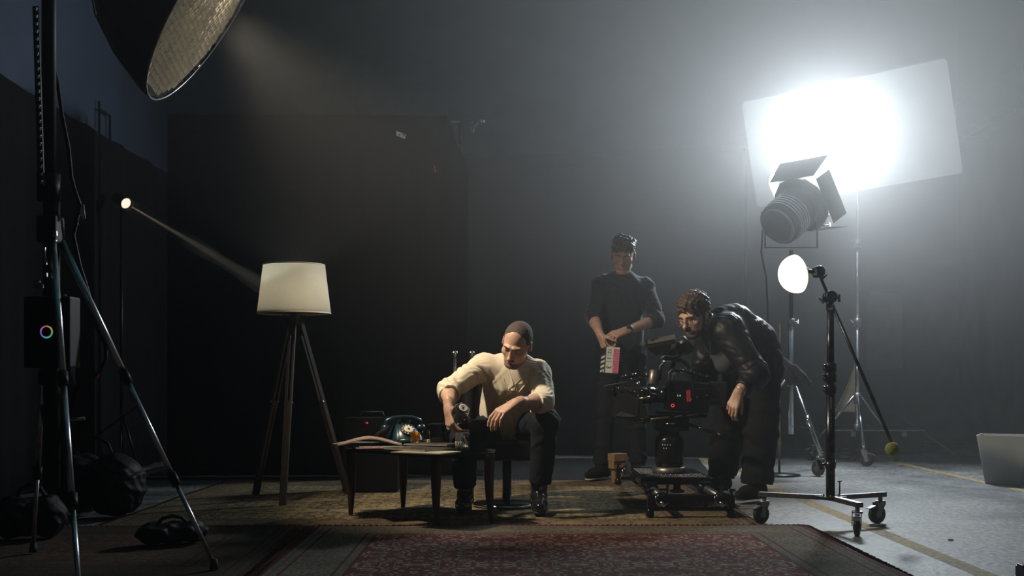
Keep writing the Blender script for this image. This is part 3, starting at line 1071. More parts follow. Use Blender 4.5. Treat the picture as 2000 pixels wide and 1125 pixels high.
# ================================================================== ROLLING STAND with half dome lamp and tennis ball
RS = Vector((at(1622, 985, 5.77).x, 5.77, 0))
M_STEEL = mat('worn_black_steel', (0.11, 0.115, 0.12), 0.28, 0.9, var=0.5, scale=30, bump=0.05)
t = thing('rolling_stand', RS, 'low rolling stand with three arms and black casters carrying the half dome lamp', 'light stand')
hub_z = 0.15
MB().box((RS.x, RS.y, hub_z), (0.12, 0.12, 0.016), Matrix.Rotation(0.5, 3, 'Z'), bev=0.002).build('hub_plate', M_STEEL, t)
m = MB()
for a in range(6):
    m.cyl((RS.x + 0.042 * math.cos(a * 1.047 + .3), RS.y + 0.042 * math.sin(a * 1.047 + .3), hub_z + 0.008), (RS.x + 0.042 * math.cos(a * 1.047 + .3), RS.y + 0.042 * math.sin(a * 1.047 + .3), hub_z + 0.016), 0.007, n=8)
m.build('hub_bolts', M_CHROME, t)
M_BRICK = mat('bare_steel_arm', (0.20, 0.18, 0.17), 0.38, 0.85, var=0.4, scale=40)
for a, ln in ((152, 0.37), (27, 0.37), (-82, 0.34)):
    d = Vector((math.cos(math.radians(a)), math.sin(math.radians(a)), 0))
    e = RS + d * ln + Vector((0, 0, hub_z))
    arm = MB().bar(RS + d * 0.035 + Vector((0, 0, hub_z)), e, 0.024, 0.034, up=d.cross(Vector((0, 0, 1))), bev=0.002).build('arm', M_BRICK, t)
    caster(t, e + Vector((0, 0, -0.008)) - d * 0.03, 0.048, math.radians({152: 210, 27: 200, -82: 250}[a]), M_BLKPL)
m = MB()
knob(m, (RS.x + 0.055, RS.y + 0.03, hub_z + 0.01), (0, 0, 1), 0.012, 0.07)
m.build('spigot', M_STEEL, t)
MB().cyl((RS.x, RS.y, hub_z), (RS.x, RS.y, 0.70), 0.0225, n=28).build('lower_column', M_STEEL, t)
MB().cyl((RS.x, RS.y, 0.66), (RS.x, RS.y, 1.12), 0.0185, n=28).build('upper_column', M_STEEL, t)
# lettering strip on the lower column
M_STRIP = mat('dull_white_print', (0.42, 0.40, 0.36), 0.6, var=0.3, scale=60)
Rt = Matrix(((0, 0, 1), (0, 1, 0), (-1, 0, 0)))
m = MB().box((RS.x - 0.003, RS.y - 0.0228, 0.63), (0.008, 0.0012, 0.06))
for k in range(7):
    m.box((RS.x - 0.003 + 0.001 * (k % 2), RS.y - 0.0232, 0.585 - k * 0.0145), (0.007 - 0.002 * (k % 2), 0.0008, 0.0035 + 0.003 * (k % 3)))
m.build('printed_label', M_STRIP, t)
for z in (0.70, 0.76, 0.81):
    m = MB().lathe([(0.024, -0.028), (0.030, -0.02), (0.030, 0.016), (0.026, 0.024), (0.0185, 0.026)], (RS.x, RS.y, z), None, 24)
    m.box((RS.x - 0.028, RS.y - 0.008, z), (0.022, 0.024, 0.03), bev=0.003)
    knob(m, (RS.x - 0.02, RS.y - 0.018, z), (-0.8, -0.5, 0.1), 0.012, 0.026)
    m.build('clamp_collar', M_STEEL, t)
m = MB().cyl((RS.x, RS.y, 0.30), (RS.x, RS.y, 0.335), 0.027)
knob(m, (RS.x - 0.02, RS.y, 0.318), (-1, -0.1, 0), 0.022, 0.035)
m.build('column_lock', M_STEEL, t)
MB().cyl((RS.x, RS.y, 1.10), (RS.x, RS.y, 1.145), 0.022, 0.016).build('top_spigot', M_CHROME, t)

# boom arm, grip heads
A0, A1 = at(1597, 528, 5.83), at(1743, 868, 5.52)
dA_ = (A1 - A0).normalized()
t = thing('boom_arm', (RS.x, RS.y, 0.9), 'slanted boom arm running from the half dome lamp down to the tennis ball', 'boom arm')
MB().cyl(A0, A1, 0.0085, n=16).build('rod', M_STEEL, t)
GH = at(1621, 580, 5.77)
hd = MB()
R = frame(Vector((0.25, -1, 0)))
hd.lathe([(0, -0.028), (0.026, -0.028), (0.031, -0.022), (0.031, -0.004), (0.028, 0), (0.031, 0.004), (0.031, 0.022), (0.026, 0.028), (0, 0.028)], GH, R, 28)
knob(hd, GH + Vector((0.02, 0, -0.004)), (1, -0.2, -0.1), 0.018, 0.026)
knob(hd, GH + Vector((-0.02, 0, -0.012)), (-1, -0.2, -0.25), 0.015, 0.026)
hd.cyl(GH + Vector((0, 0, -0.055)), GH + Vector((0, 0, -0.02)), 0.019)
hd.build('grip_head', M_STEEL, t)
G2 = at(1598, 531, 5.80)
hd = MB().lathe([(0, -0.026), (0.024, -0.026), (0.030, -0.018), (0.030, 0.018), (0.024, 0.026), (0, 0.026)], G2, frame(Vector((0.5, -1, 0.1))), 28)
knob(hd, G2 + Vector((0.01, -0.02, -0.02)), (0.5, -0.6, -0.5), 0.014, 0.02)
hd.build('grip_head', M_STEEL, t)
# small ball head that holds the dome
D0 = at(1566, 529, 5.80)
hd = MB().cyl(G2 + Vector((-0.02, 0, 0)), D0, 0.011).box(at(1574, 529, 5.80), (0.02, 0.03, 0.032), bev=0.003).box(at(1561, 532, 5.80), (0.038, 0.05, 0.072), bev=0.004, R=Matrix.Rotation(math.radians(-12), 3, 'Y'))
hd.build('lamp_bracket', M_STEEL, t)

# half dome lamp
M_DOME = mat('glowing_opal_dome', (0.9, 0.88, 0.8), 0.35, emit=(1.0, 0.90, 0.72), estr=1.7)
DC = at(1556, 535, 5.80)
Rd = frame(Vector((-1, -0.28, -0.20)))
t = thing('dome_lamp', DC, 'glowing white half dome lamp clamped to the boom arm', 'lamp')
prof = [(0.0975, -0.004), (0.0985, 0.0)] + [(0.0985 * math.cos(a), 0.092 * math.sin(a)) for a in [k * PI / 2 / 14 for k in range(1, 14)]] + [(0, 0.092)]
MB().lathe(prof, DC, Rd, 44).build('dome', M_DOME, t)
M_OPALB = mat('cream_dome_back', (0.75, 0.70, 0.58), 0.5, emit=(1.0, 0.85, 0.6), estr=0.55)
MB().lathe([(0.040, -0.018), (0.085, -0.016), (0.0965, -0.004), (0.090, -0.004), (0.044, -0.006)], DC, Rd, 44).build('back_rim', M_OPALB, t)
MB().lathe([(0, -0.012), (0.045, -0.012), (0.045, -0.003), (0, -0.003)], DC, Rd, 32).build('mount_plate', M_BLKPL, t)

# tennis ball
M_TENNIS = mat('yellow_green_felt', (0.42, 0.46, 0.05), 0.95, var=0.35, scale=90, bump=0.4, sheen=0.3)
TB = A1 + dA_ * 0.026
TB = at(1743, 877, 5.50)
t = thing('tennis_ball', (TB.x, TB.y, TB.z - 0.033), 'yellow tennis ball stuck on the lower end of the boom arm', 'ball')
MB().ball(TB, 0.0335, n=20).build('felt', M_TENNIS, t)
seam = []
for k in range(48):
    a = 2 * PI * k / 48
    x = math.cos(a) + 0.44 * math.cos(3 * a) * 0.5
    y = math.sin(a) - 0.44 * math.sin(3 * a) * 0.5
    z = 0.75 * math.sin(2 * a)
    seam.append(TB + (Euler((0.5, 0.4, 0.9)).to_matrix() @ Vector((x, y, z)).normalized()) * 0.0336)
MB().tube(seam, 0.0011, 6, closed=True).build('seam', mat('pale_rubber_seam', (0.6, 0.6, 0.45), 0.6), t)

# tapered grey bin at the right edge
M_BIN = mat('light_grey_plastic', (0.50, 0.52, 0.52), 0.5, var=0.08, scale=6)
bx0 = at(1955, 945, 8.15)
t = thing('tapered_bin', (bx0.x + 0.03, 8.15, 0), 'light grey square tapered bin standing on the concrete at the right edge', 'bin')
Rz = Matrix.Rotation(math.radians(-28), 3, 'Z')
h_, w0, w1 = 0.345, 0.125, 0.175
cb = Vector((bx0.x + 0.03, 8.15, 0))


def sq(w, z, rr_=0.02):
    pts = []
    for (sx, sy) in ((1, 1), (-1, 1), (-1, -1), (1, -1)):
        a0 = {(1, 1): 0, (-1, 1): 90, (-1, -1): 180, (1, -1): 270}[(sx, sy)]
        for k in range(5):
            a = math.radians(a0 + k * 22.5)
            pts.append(cb + Rz @ Vector((sx * (w - rr_) + rr_ * math.cos(a), sy * (w - rr_) + rr_ * math.sin(a), z)))
    return pts


m = MB()
rings = [sq(w0 - 0.004, 0.0), sq(w0, 0.004), sq(w1, h_ - 0.002), sq(w1 + 0.003, h_), sq(w1 - 0.004, h_), sq(w0 - 0.005, 0.012)]
V = [[m.b.verts.new(p) for p in r] for r in rings]
for a, b in zip(V, V[1:]):
    for i in range(20):
        f = m.b.faces.new((a[i], a[(i + 1) % 20], b[(i + 1) % 20], b[i])); f.smooth = False
m.b.faces.new(V[0][::-1]); m.b.faces.new(V[-1])
m.build('bin_body', M_BIN, t)
# small black box in the lower right corner
p = gp(2004, 1128)
t = thing('plug_box', p, 'small black plug box on the floor in the bottom right corner', 'plug box')
MB().box(p + Vector((0.02, 0, 0.02)), (0.08, 0.10, 0.04), bev=0.004).build('box_body', M_BLKPL, t)
MB().box(p + Vector((-0.01, -0.0, 0.045)), (0.03, 0.05, 0.012), bev=0.003).build('rocker_switch', M_BLKPL, t)
# scraps on the concrete
M_RUST = mat('rusty_scrap', (0.16, 0.05, 0.035), 0.8, var=0.3, scale=60)
for i, (x, y, lab) in enumerate(((1759, 911, 'rust coloured scrap lying on the concrete below the tennis ball'), (1856, 1056, 'small rust coloured scrap near the long yellow floor line'))):
    q = gp(x, y) + Vector((0, 0, 0.003))
    o = MB().prism([(-0.03, -0.012), (-0.008, -0.016), (0.026, -0.008), (0.032, 0.006), (0.0, 0.014), (-0.022, 0.008)] if i == 0 else [(-0.012, -0.01), (0.012, -0.008), (0.014, 0.01), (-0.008, 0.012)], 0.004, q).build('scrap', M_RUST)
    tag(o, lab, 'scrap')

# ================================================================== BIG DISH SOFTBOX upper left
KR = frame(K_N)
t = thing('dish_softbox', (K_C.x, K_C.y, K_C.z - 0.5), 'big black dish softbox with a faceted champagne front hanging at the upper left', 'softbox')
Rk = 0.525
M_SHELL = mat('black_softbox_cloth', (0.010, 0.010, 0.011), 0.7, var=0.3, scale=12, bump=0.2)
MB().lathe([(Rk + 0.012, 0.02), (Rk + 0.016, 0.0), (Rk + 0.01, -0.03), (0.47, -0.20), (0.36, -0.38), (0.20, -0.53), (0.08, -0.59), (0.0, -0.59)], K_C, KR, 16).lathe([(Rk + 0.008, 0.018), (Rk, -0.02), (0.44, -0.19), (0.32, -0.35), (0.16, -0.49), (0, -0.52)], K_C, KR, 16).build('shell', M_SHELL, t)
# faceted diffuser of small three-sided pyramids
md = bpy.data.materials.new('champagne_faceted_diffuser')
md.use_nodes = True
nt = md.node_tree
nt.nodes.clear()
o1 = nt.nodes.new('ShaderNodeOutputMaterial')
mx = nt.nodes.new('ShaderNodeMixShader')
tr = nt.nodes.new('ShaderNodeBsdfTranslucent'); tr.inputs[0].default_value = (0.78, 0.71, 0.58, 1)
df = nt.nodes.new('ShaderNodeBsdfPrincipled'); df.inputs['Base Color'].default_value = (0.42, 0.40, 0.36, 1); df.inputs['Roughness'].default_value = 0.45; df.inputs['Metallic'].default_value = 0.3
mx.inputs[0].default_value = 0.45
nt.links.new(tr.outputs[0], mx.inputs[1]); nt.links.new(df.outputs[0], mx.inputs[2]); nt.links.new(mx.outputs[0], o1.inputs[0])
m = MB()
sp_ = 0.038
Mk = Matrix.Translation(K_C) @ KR.to_4x4()
vc = {}


def kv(i, j):
    if (i, j) not in vc:
        x = (i + j * 0.5) * sp_; y = j * sp_ * 0.866
        rn = random.Random(i * 977 + j)
        dome = -0.05 * (1 - (x * x + y * y) / (Rk * Rk))
        vc[(i, j)] = m.b.verts.new(Mk @ Vector((x + rn.uniform(-.002, .002), y + rn.uniform(-.002, .002), -dome * 0 + 0.012)))
    return vc[(i, j)]


n_ = 18
for i in range(-n_ * 2, n_ * 2):
    for j in range(-n_, n_):
        for tri in (((i, j), (i + 1, j), (i, j + 1)), ((i + 1, j), (i + 1, j + 1), (i, j + 1))):
            ok = True
            cx_ = cy_ = 0
            for (a, b) in tri:
                x = (a + b * 0.5) * sp_; y = b * sp_ * 0.866
                cx_ += x / 3; cy_ += y / 3
                ok &= (x * x + y * y) < (Rk - 0.002) ** 2
            if not ok:
                continue
            rj = random.Random(i * 53 + j * 17 + tri[1][1])
            cx_ += rj.uniform(-.009, .009); cy_ += rj.uniform(-.009, .009)
            ap = m.b.verts.new(Mk @ Vector((cx_, cy_, 0.012 - 0.034 * random.Random(i * 31 + j * 7).uniform(0.6, 1.3))))
            vs_ = [kv(*q) for q in tri]
            for k in range(3):
                m.b.faces.new((vs_[k], vs_[(k + 1) % 3], ap))
mk_ = m.build('faceted_diffuser', md, t)
M_RIM = mat('silver_rim_tape', (0.5, 0.5, 0.5), 0.3, 0.9, var=0.4, scale=30)
MB().tube([Mk @ Vector((math.cos(a) * (Rk + 0.012), math.sin(a) * (Rk + 0.012), 0.018)) for a in [k * 2 * PI / 48 for k in range(48)]], 0.006, 6, closed=True).build('rim', M_RIM, t)
MB().cyl(Mk @ Vector((0, 0, -0.58)), Mk @ Vector((0, 0, -0.80)), 0.10, 0.09).build('lamp_head', M_BLKMET, t)
m = MB()
for a in range(16):
    an = (a + 0.5) * 2 * PI / 16
    m.tube([Mk @ Vector((math.cos(an) * r_, math.sin(an) * r_, z_)) for r_, z_ in ((Rk + 0.016, 0), (0.475, -0.20), (0.365, -0.38), (0.20, -0.535), (0.08, -0.595))], 0.004, 5)
m.build('ribs', M_SHELL, t)
lamp('dish_bulb', 'POINT', K_C - K_N * 0.22 + (KR @ Vector((0.16, 0.36, 0))), None, 12, (1.0, 0.86, 0.68), shadow_soft_size=0.02)

# ================================================================== HEAVY STAND in the left foreground
M_MATTE = mat('matte_black_metal', (0.007, 0.0075, 0.008), 0.55, 0.0, var=0.3, scale=40, spec=0.25)
SX, SY = -1.72, 4.25
t = thing('heavy_stand', (SX, SY, 0), 'tall black stand with long shiny splayed legs at the left edge, carrying the dish softbox', 'light stand')
M_TUBE = mat('satin_steel_tube', (0.75, 0.76, 0.80), 0.30, 1.0, var=0.3, scale=18)
MB().cyl((SX, SY, 0.35), (SX, SY, 1.5), 0.030, n=28).build('lower_column', M_MATTE, t)
MB().cyl((SX - 0.01, SY, 1.45), (SX - 0.01, SY, 2.82), 0.026, n=28).build('upper_column', M_MATTE, t)
MB().box((SX, SY - 0.01, 1.31), (0.075, 0.085, 0.10), bev=0.008).build('leg_bracket', M_MATTE, t)
MB().cyl((SX - 0.01, SY, 1.42), (SX - 0.01, SY, 1.52), 0.042).build('collar', M_MATTE, t)
top_ = Vector((SX - 0.01, SY, 2.80))
back = K_C - K_N * 0.80
MB().cyl(top_, back + Vector((0, 0, -0.02)), 0.02).cyl(top_ + Vector((0, -0.03, 0)), top_ + Vector((0, 0.05, 0)), 0.05).build('boom', M_MATTE, t)
feet = [gp(418, 1122) + Vector((0, 0, 0.041)), Vector((-1.345, 3.55, 0.02)), Vector((-2.02, 4.80, 0.043)), ]
for fpt in feet:
    d = Vector((fpt.x - SX, fpt.y - SY, 0)).normalized()
    a = Vector((SX, SY, 1.27)) + d * 0.035
    lg = MB().cyl(a, a.lerp(fpt, 0.42), 0.0125).cyl(a.lerp(fpt, 0.40), a.lerp(fpt, 0.74), 0.0105).cyl(a.lerp(fpt, 0.72), fpt, 0.0085).build('leg', M_TUBE, t)
    for f_ in (0.41, 0.73):
        q = a.lerp(fpt, f_)
        dd_ = (fpt - a).normalized()
        MB().cyl(q - dd_ * 0.025, q + dd_ * 0.03, 0.0175).build('leg_lock', M_MATTE, lg)
    MB().cyl(fpt - Vector((0, 0, 0.0195)), fpt + Vector((0, 0, 0.02)), 0.018, 0.012).build('rubber_foot', M_RUBBER, lg)
    MB().bar((SX, SY, 0.42), a.lerp(fpt, 0.5), 0.016, 0.006, bev=0.001).build('brace', M_MATTE, lg)
# winch rack: strip with a row of teeth
m = MB()
ra, rb = at(70, 10, 4.18), at(81, 362, 4.18)
m.bar(ra + Vector((-0.006, 0.014, 0)), rb + Vector((-0.006, 0.014, 0)), 0.022, 0.008)
rack = m.build('winch_rack', M_MATTE, t)
for k in range(24):
    q = ra.lerp(rb, (k + 0.5) / 24)
    MB().box(q, (0.009, 0.010, 0.013), Matrix.Rotation(0.3, 3, 'Y'), bev=0.002).build('rack_tooth', M_CHROME, rack)
# control box with colour ring
cb_ = at(88, 648, 4.1)
t2 = thing('control_box', (cb_.x, cb_.y + 0.06, cb_.z - 0.12), 'black control box with a small glowing colour ring, clamped to the tall left stand', 'control box')
MB().box((cb_.x, cb_.y + 0.065, cb_.z), (0.17, 0.10, 0.26), bev=0.008).build('housing', M_MATTE, t2)
MB().lathe([(0, 0), (0.017, 0), (0.017, -0.012), (0.014, -0.015), (0, -0.015)], (cb_.x, cb_.y + 0.015, cb_.z), Matrix.Rotation(-PI / 2, 3, 'X') @ Matrix.Rotation(PI, 3, 'X'), 28).build('dial', M_MATTE, t2)
mr_ = bpy.data.materials.new('colour_wheel_light')
mr_.use_nodes = True
nt = mr_.node_tree; N, L = nt.nodes, nt.links
tc = N.new('ShaderNodeTexCoord'); sx_ = N.new('ShaderNodeSeparateXYZ'); L.new(tc.outputs['Object'], sx_.inputs[0])
at2 = N.new('ShaderNodeMath'); at2.operation = 'ARCTAN2'; L.new(sx_.outputs[2], at2.inputs[0]); L.new(sx_.outputs[0], at2.inputs[1])
mm = N.new('ShaderNodeMath'); mm.operation = 'MULTIPLY_ADD'; mm.inputs[1].default_value = -1 / (2 * PI); mm.inputs[2].default_value = 0.25; L.new(at2.outputs[0], mm.inputs[0])
fr_ = N.new('ShaderNodeMath'); fr_.operation = 'FRACT'; L.new(mm.outputs[0], fr_.inputs[0])
hs = N.new('ShaderNodeCombineColor'); hs.mode = 'HSV'; L.new(fr_.outputs[0], hs.inputs[0]); hs.inputs[1].default_value = 0.75; hs.inputs[2].default_value = 1
b = N['Principled BSDF']; b.inputs['Base Color'].default_value = (0, 0, 0, 1); L.new(hs.outputs[0], b.inputs['Emission Color']); b.inputs['Emission Strength'].default_value = 0.35
MB().tube([(cb_.x + 0.0205 * math.cos(a), cb_.y + 0.012, cb_.z + 0.0205 * math.sin(a)) for a in [k * 2 * PI / 40 for k in range(40)]], 0.0026, 8, closed=True).build('colour_ring', mr_, t2)
lb = at(74, 558, 4.1)
MB().box((lb.x, lb.y + 0.005, lb.z), (0.035, 0.012, 0.016), bev=0.002).box((lb.x - 0.003, lb.y + 0.005, lb.z + 0.016), (0.016, 0.012, 0.005)).build('name_plate', M_GREY, t)
# stand details that catch the light
for (x, y, w, h, nm, mt_) in ((107, 456, 0.014, 0.02, 'pin_block', M_ALU), (107, 470, 0.011, 0.007, 'pin_block', M_ALU), (87, 500, 0.009, 0.066, 'side_lever', M_ALU), (90, 537, 0.007, 0.016, 'side_lever', M_ALU)):
    q = at(x, y, 4.16)
    MB().box((q.x, q.y + 0.005, q.z), (w, 0.012, h), Matrix.Rotation(-0.06, 3, 'Y'), bev=0.002).build(nm, mt_, t)
q0, q1 = at(127, 575, 4.2), at(143, 752, 4.25)
MB().cyl(q0, q1, 0.006).build('brake_rod', M_TUBE, t)
q0, q1 = at(139, 660, 4.2), at(146, 750, 4.22)
MB().cyl(q0, q1, 0.0035).build('brake_rod', M_TUBE, t)
q0, q1 = at(134, 820, 4.15), at(166, 817, 4.15)
MB().cyl(q0, q1, 0.006).build('crank_handle', M_TUBE, t)
# tag and cables
q = at(161, 413, 4.3)
o = MB().box(q, (0.018, 0.006, 0.055), Matrix.Rotation(-0.12, 3, 'Y'), bev=0.002).box(q + Vector((-0.02, 0, -0.043)), (0.007, 0.006, 0.012)).build('paper_tag', mat('white_paper_tag', (0.75, 0.75, 0.78), 0.6, color2=(0.2, 0.2, 0.22), scale=60, ramp=(0.45, 0.52)))
tag(o, 'white paper tag dangling on the cable beside the tall left stand', 'tag')
o = MB().tube([at(x, y, 4.3) for x, y in ((86, -40), (92, 40), (97, 100), (112, 160), (122, 230), (134, 290), (139, 345), (146, 372), (156, 400), (148, 440), (143, 460), (156, 520), (172, 570), (190, 640), (206, 672), (207, 700), (196, 725), (172, 740), (150, 760), (140, 800))], 0.0075, 8).build('hanging_cable', M_MATTE)
tag(o, 'black cable hanging loose beside the tall left stand', 'cable')
q = at(190, 732, 4.3)
o = MB().box(q, (0.012, 0.008, 0.02), Matrix.Rotation(0.5, 3, 'Y')).build('red_cable_tie', mat('dark_red_tape', (0.25, 0.01, 0.02), 0.5))
tag(o, 'dark red cable tie on the loose hanging cable', 'cable tie')
# small frame hanging on the left wall over the drape
fx_ = MB()
wx = XL + 0.02
za, zb, ya, yb = 3.03, 2.60, 8.75, 9.15
yA, yB = F * -XL / (1000 - 191) * 0.994, F * -XL / (1000 - 212) * 0.994
zA = CH + (735 - 213) * yA / F; zB = CH + (735 - 285) * yA / F
for (p_, q_) in (((yA, zA), (yB, zA)), ((yB, zA), (yB, zB)), ((yB, zB), (yA, zB)), ((yA, zB), (yA, zA + 0.06))):
    fx_.bar((wx + 0.01, p_[0], p_[1]), (wx + 0.01, q_[0], q_[1]), 0.014, 0.014)
o = fx_.build('wall_frame', M_MATTE)
tag(o, 'thin black rectangular frame fixed on the blue left wall', 'frame')

# black kit bags on the floor at the foot of the stand
M_BAG = mat('black_nylon', (0.006, 0.0065, 0.008), 0.6, spec=0.25, var=0.3, scale=40, bump=0.3)


def bag(name, c, r, label, cat, ang=0.0, k=0.05, handle=True):
    g = SDF()
    c = Vector(c)
    R = Matrix.Rotation(ang, 3, 'Z')
    for sx in (-1, 1):
        g.ell(c + R @ Vector((sx * r[0] * 0.5, 0, r[2])), (r[0] * 0.62, r[1], r[2]), R, k)
    g.box(c - Vector((0, 0, 0.046)), (1, 1, 0.05), None, 0.01, 's')
    tt = thing(name, (c.x, c.y, c.z), label, cat)
    g.mesh('bag_body', 0.008, M_BAG, tt, lambda P: 0.005 * np.sin(P[:, 0] * 70 + 3 * np.sin(P[:, 2] * 40)) + 0.003 * np.sin(P[:, 1] * 110 + P[:, 2] * 60))
    if handle:
        MB().tube([c + R @ Vector((x, 0, z)) for x, z in ((-r[0] * .45, r[2] * 1.85), (-r[0] * .3, r[2] * 2.3), (0, r[2] * 2.5), (r[0] * .3, r[2] * 2.3), (r[0] * .45, r[2] * 1.85))], 0.009, 8).build('handle', M_BAG, tt)
    return tt


p = gp(355, 1075)
bag('sandbag', p + Vector((-0.06, 0.06, 0.02)), (0.14, 0.08, 0.05), 'black sandbag slumped over the long right leg of the tall left stand', 'sandbag', 0.5)
p = gp(225, 1010)
bag('kit_bag', p + Vector((-0.1, 0, 0.0105)), (0.26, 0.16, 0.17), 'rounded black kit bag standing on the floor behind the tall left stand', 'bag', -0.4)
p = gp(60, 1060)
bag('tool_pouch', p + Vector((0, 0, 0.02)), (0.14, 0.10, 0.10), 'dark pouch on the floor at the far left edge', 'bag', 0.3)

# ================================================================== SMALL SPOTLIGHT with pencil beam
SA = (at(575, 590, 7.0) - SP).normalized()
t = thing('pencil_spotlight', (SP.x, SP.y, SP.z - 0.12), 'tiny round spotlight throwing a pencil beam towards the lamp shade', 'spotlight')
M_SPLENS = mat('lit_spot_lens', (1, 0.95, 0.85), 0.2, emit=(1.0, 0.90, 0.68), estr=1.0)
R = frame(SA)
MB().lathe([(0.0, -0.16), (0.04, -0.16), (0.045, -0.15), (0.045, 0.0), (0.048, 0.002), (0.048, 0.012), (0.042, 0.012), (0.042, -0.01), (0, -0.02)], SP, R, 28).build('housing', M_BLKMET, t)
MB().ball(SP - SA * 0.012, (0.0425, 0.0425, 0.014), R, 14).build('lens', M_SPLENS, t)
MB().bar(SP - SA * 0.08, SP - SA * 0.08 + Vector((0, 0, -0.11)), 0.02, 0.01).build('bracket', M_BLKMET, t)
ps = SP - SA * 0.08
t = thing('slim_stand', (ps.x, ps.y, 0), 'slim black stand under the tiny round spotlight', 'stand')
MB().cyl((ps.x, ps.y, 0.2), (ps.x, ps.y, ps.z - 0.10), 0.012).build('tube', M_BLKMET, t)
for a in (20, 140, 260):
    d = Vector((math.cos(math.radians(a)), math.sin(math.radians(a)), 0))
    MB().cyl((ps.x, ps.y, 0.5), Vector((ps.x + 0.04, ps.y, 0.02)) + d * 0.10, 0.009).build('leg', M_BLKMET, t)

# ================================================================== TRIPOD FLOOR LAMP
LY = 7.0
LC = Vector((at(574.5, 600, LY).x, LY, 0))
t = thing('floor_lamp', LC, 'wooden tripod floor lamp with a glowing cream drum shade', 'lamp')
ms = bpy.data.materials.new('cream_linen_shade')
ms.use_nodes = True
nt = ms.node_tree; N, L = nt.nodes, nt.links
N.clear()
o1 = N.new('ShaderNodeOutputMaterial'); mx = N.new('ShaderNodeMixShader')
tr = N.new('ShaderNodeBsdfTranslucent'); df = N.new('ShaderNodeBsdfDiffuse')
tc = N.new('ShaderNodeTexCoord')
wv = N.new('ShaderNodeTexNoise'); wv.inputs['Scale'].default_value = 60; wv.inputs['Detail'].default_value = 6
mp = N.new('ShaderNodeMapping'); mp.inputs['Scale'].default_value = (1, 1, 3); L.new(tc.outputs['Object'], mp.inputs[0]); L.new(mp.outputs[0], wv.inputs[0])
rp = N.new('ShaderNodeValToRGB'); rp.color_ramp.elements[0].color = (0.74, 0.71, 0.60, 1); rp.color_ramp.elements[1].color = (0.88, 0.85, 0.76, 1)
L.new(wv.outputs[0], rp.inputs[0]); L.new(rp.outputs[0], tr.inputs[0]); L.new(rp.outputs[0], df.inputs[0])
mx.inputs[0].default_value = 0.3
L.new(tr.outputs[0], mx.inputs[1]); L.new(df.outputs[0], mx.inputs[2]); L.new(mx.outputs[0], o1.inputs[0])
zt, zb = 1.452, 1.149
MB().lathe([(0.225, zb), (0.188, zt), (0.186, zt), (0.223, zb), (0.225, zb)], LC, None, 64).build('lamp_shade', ms, t)
M_TRIM = mat('cream_trim_tape', (0.66, 0.60, 0.48), 0.8)
MB().lathe([(0.2262, zb), (0.2256, zb + 0.008), (0.2220, zb + 0.008), (0.2222, zb - 0.001), (0.2262, zb)], LC, None, 64).build('lower_trim', M_TRIM, t)
MB().lathe([(0.189, zt - 0.007), (0.1888, zt + 0.001), (0.1850, zt + 0.001), (0.186, zt - 0.007), (0.189, zt - 0.007)], LC, None, 64).build('upper_trim', M_TRIM, t)
m = MB().cyl(LC + Vector((0, 0, 1.14)), LC + Vector((0, 0, 1.22)), 0.012)
for k in range(3):
    a = k * 2.094
    m.cyl(LC + Vector((0, 0, 1.20)), LC + Vector((0.222 * math.cos(a), 0.222 * math.sin(a), 1.155)), 0.0025, n=6)
m.build('spider_fitting', M_CHROME, t)
MB().lathe([(0, 1.160), (0.221, 1.160), (0.221, 1.157), (0, 1.157)], LC, None, 48).build('added_spill_disc', mat('spill_disc_cream', (0.16, 0.14, 0.11), 0.8), t)  # added disc closing the shade, blocks the spill onto the rug
M_BULB = mat('warm_bulb', (1, 0.9, 0.7), 0.3, emit=(1, 0.84, 0.58), estr=2.0)
MB().ball(LC + Vector((0, 0, 1.285)), (0.03, 0.03, 0.038)).build('bulb', M_BULB, t)
# added tube of thicker smoke, makes the pencil beam show
pe = at(535, 572, 7.2)
sm = bpy.data.materials.new('added_beam_smoke'); sm.use_nodes = True
sn = sm.node_tree; sn.nodes.clear()
so_ = sn.nodes.new('ShaderNodeOutputMaterial'); sv_ = sn.nodes.new('ShaderNodeVolumeScatter')
sv_.inputs['Density'].default_value = 0.30; sv_.inputs['Color'].default_value = (1, 0.97, 0.92, 1)
sn.links.new(sv_.outputs[0], so_.inputs['Volume'])
o = MB().tube([SP.lerp(pe, k / 12) + SA * 0.03 for k in range(13)], [0.05 + 0.010 * math.sin(k * 1.3) for k in range(13)], 14).build('added_beam_smoke', sm)
tag(o, 'thin tube of thicker smoke added to make the pencil beam of the tiny spotlight visible', 'smoke', kind='stuff')
lamp('shade_bulb', 'POINT', LC + Vector((0, 0, 1.34)), None, 34, (1.0, 0.96, 0.90), shadow_soft_size=0.04)
MB().box(LC + Vector((0, 0, 1.115)), (0.06, 0.06, 0.055), bev=0.004).cyl(LC + Vector((0, 0, 1.13)), LC + Vector((0, 0, 1.15)), 0.022).build('top_block', M_GREY, t)
MB().box(LC + Vector((0, -0.005, 1.138)), (0.13, 0.03, 0.010), bev=0.002).build('cross_plate', M_CHROME, t)
M_LEGW = mat('weathered_oak', (0.055, 0.036, 0.025), 0.6, color2=(0.025, 0.017, 0.012), scale=5, stretch=(12, 12, 1), bump=0.1)
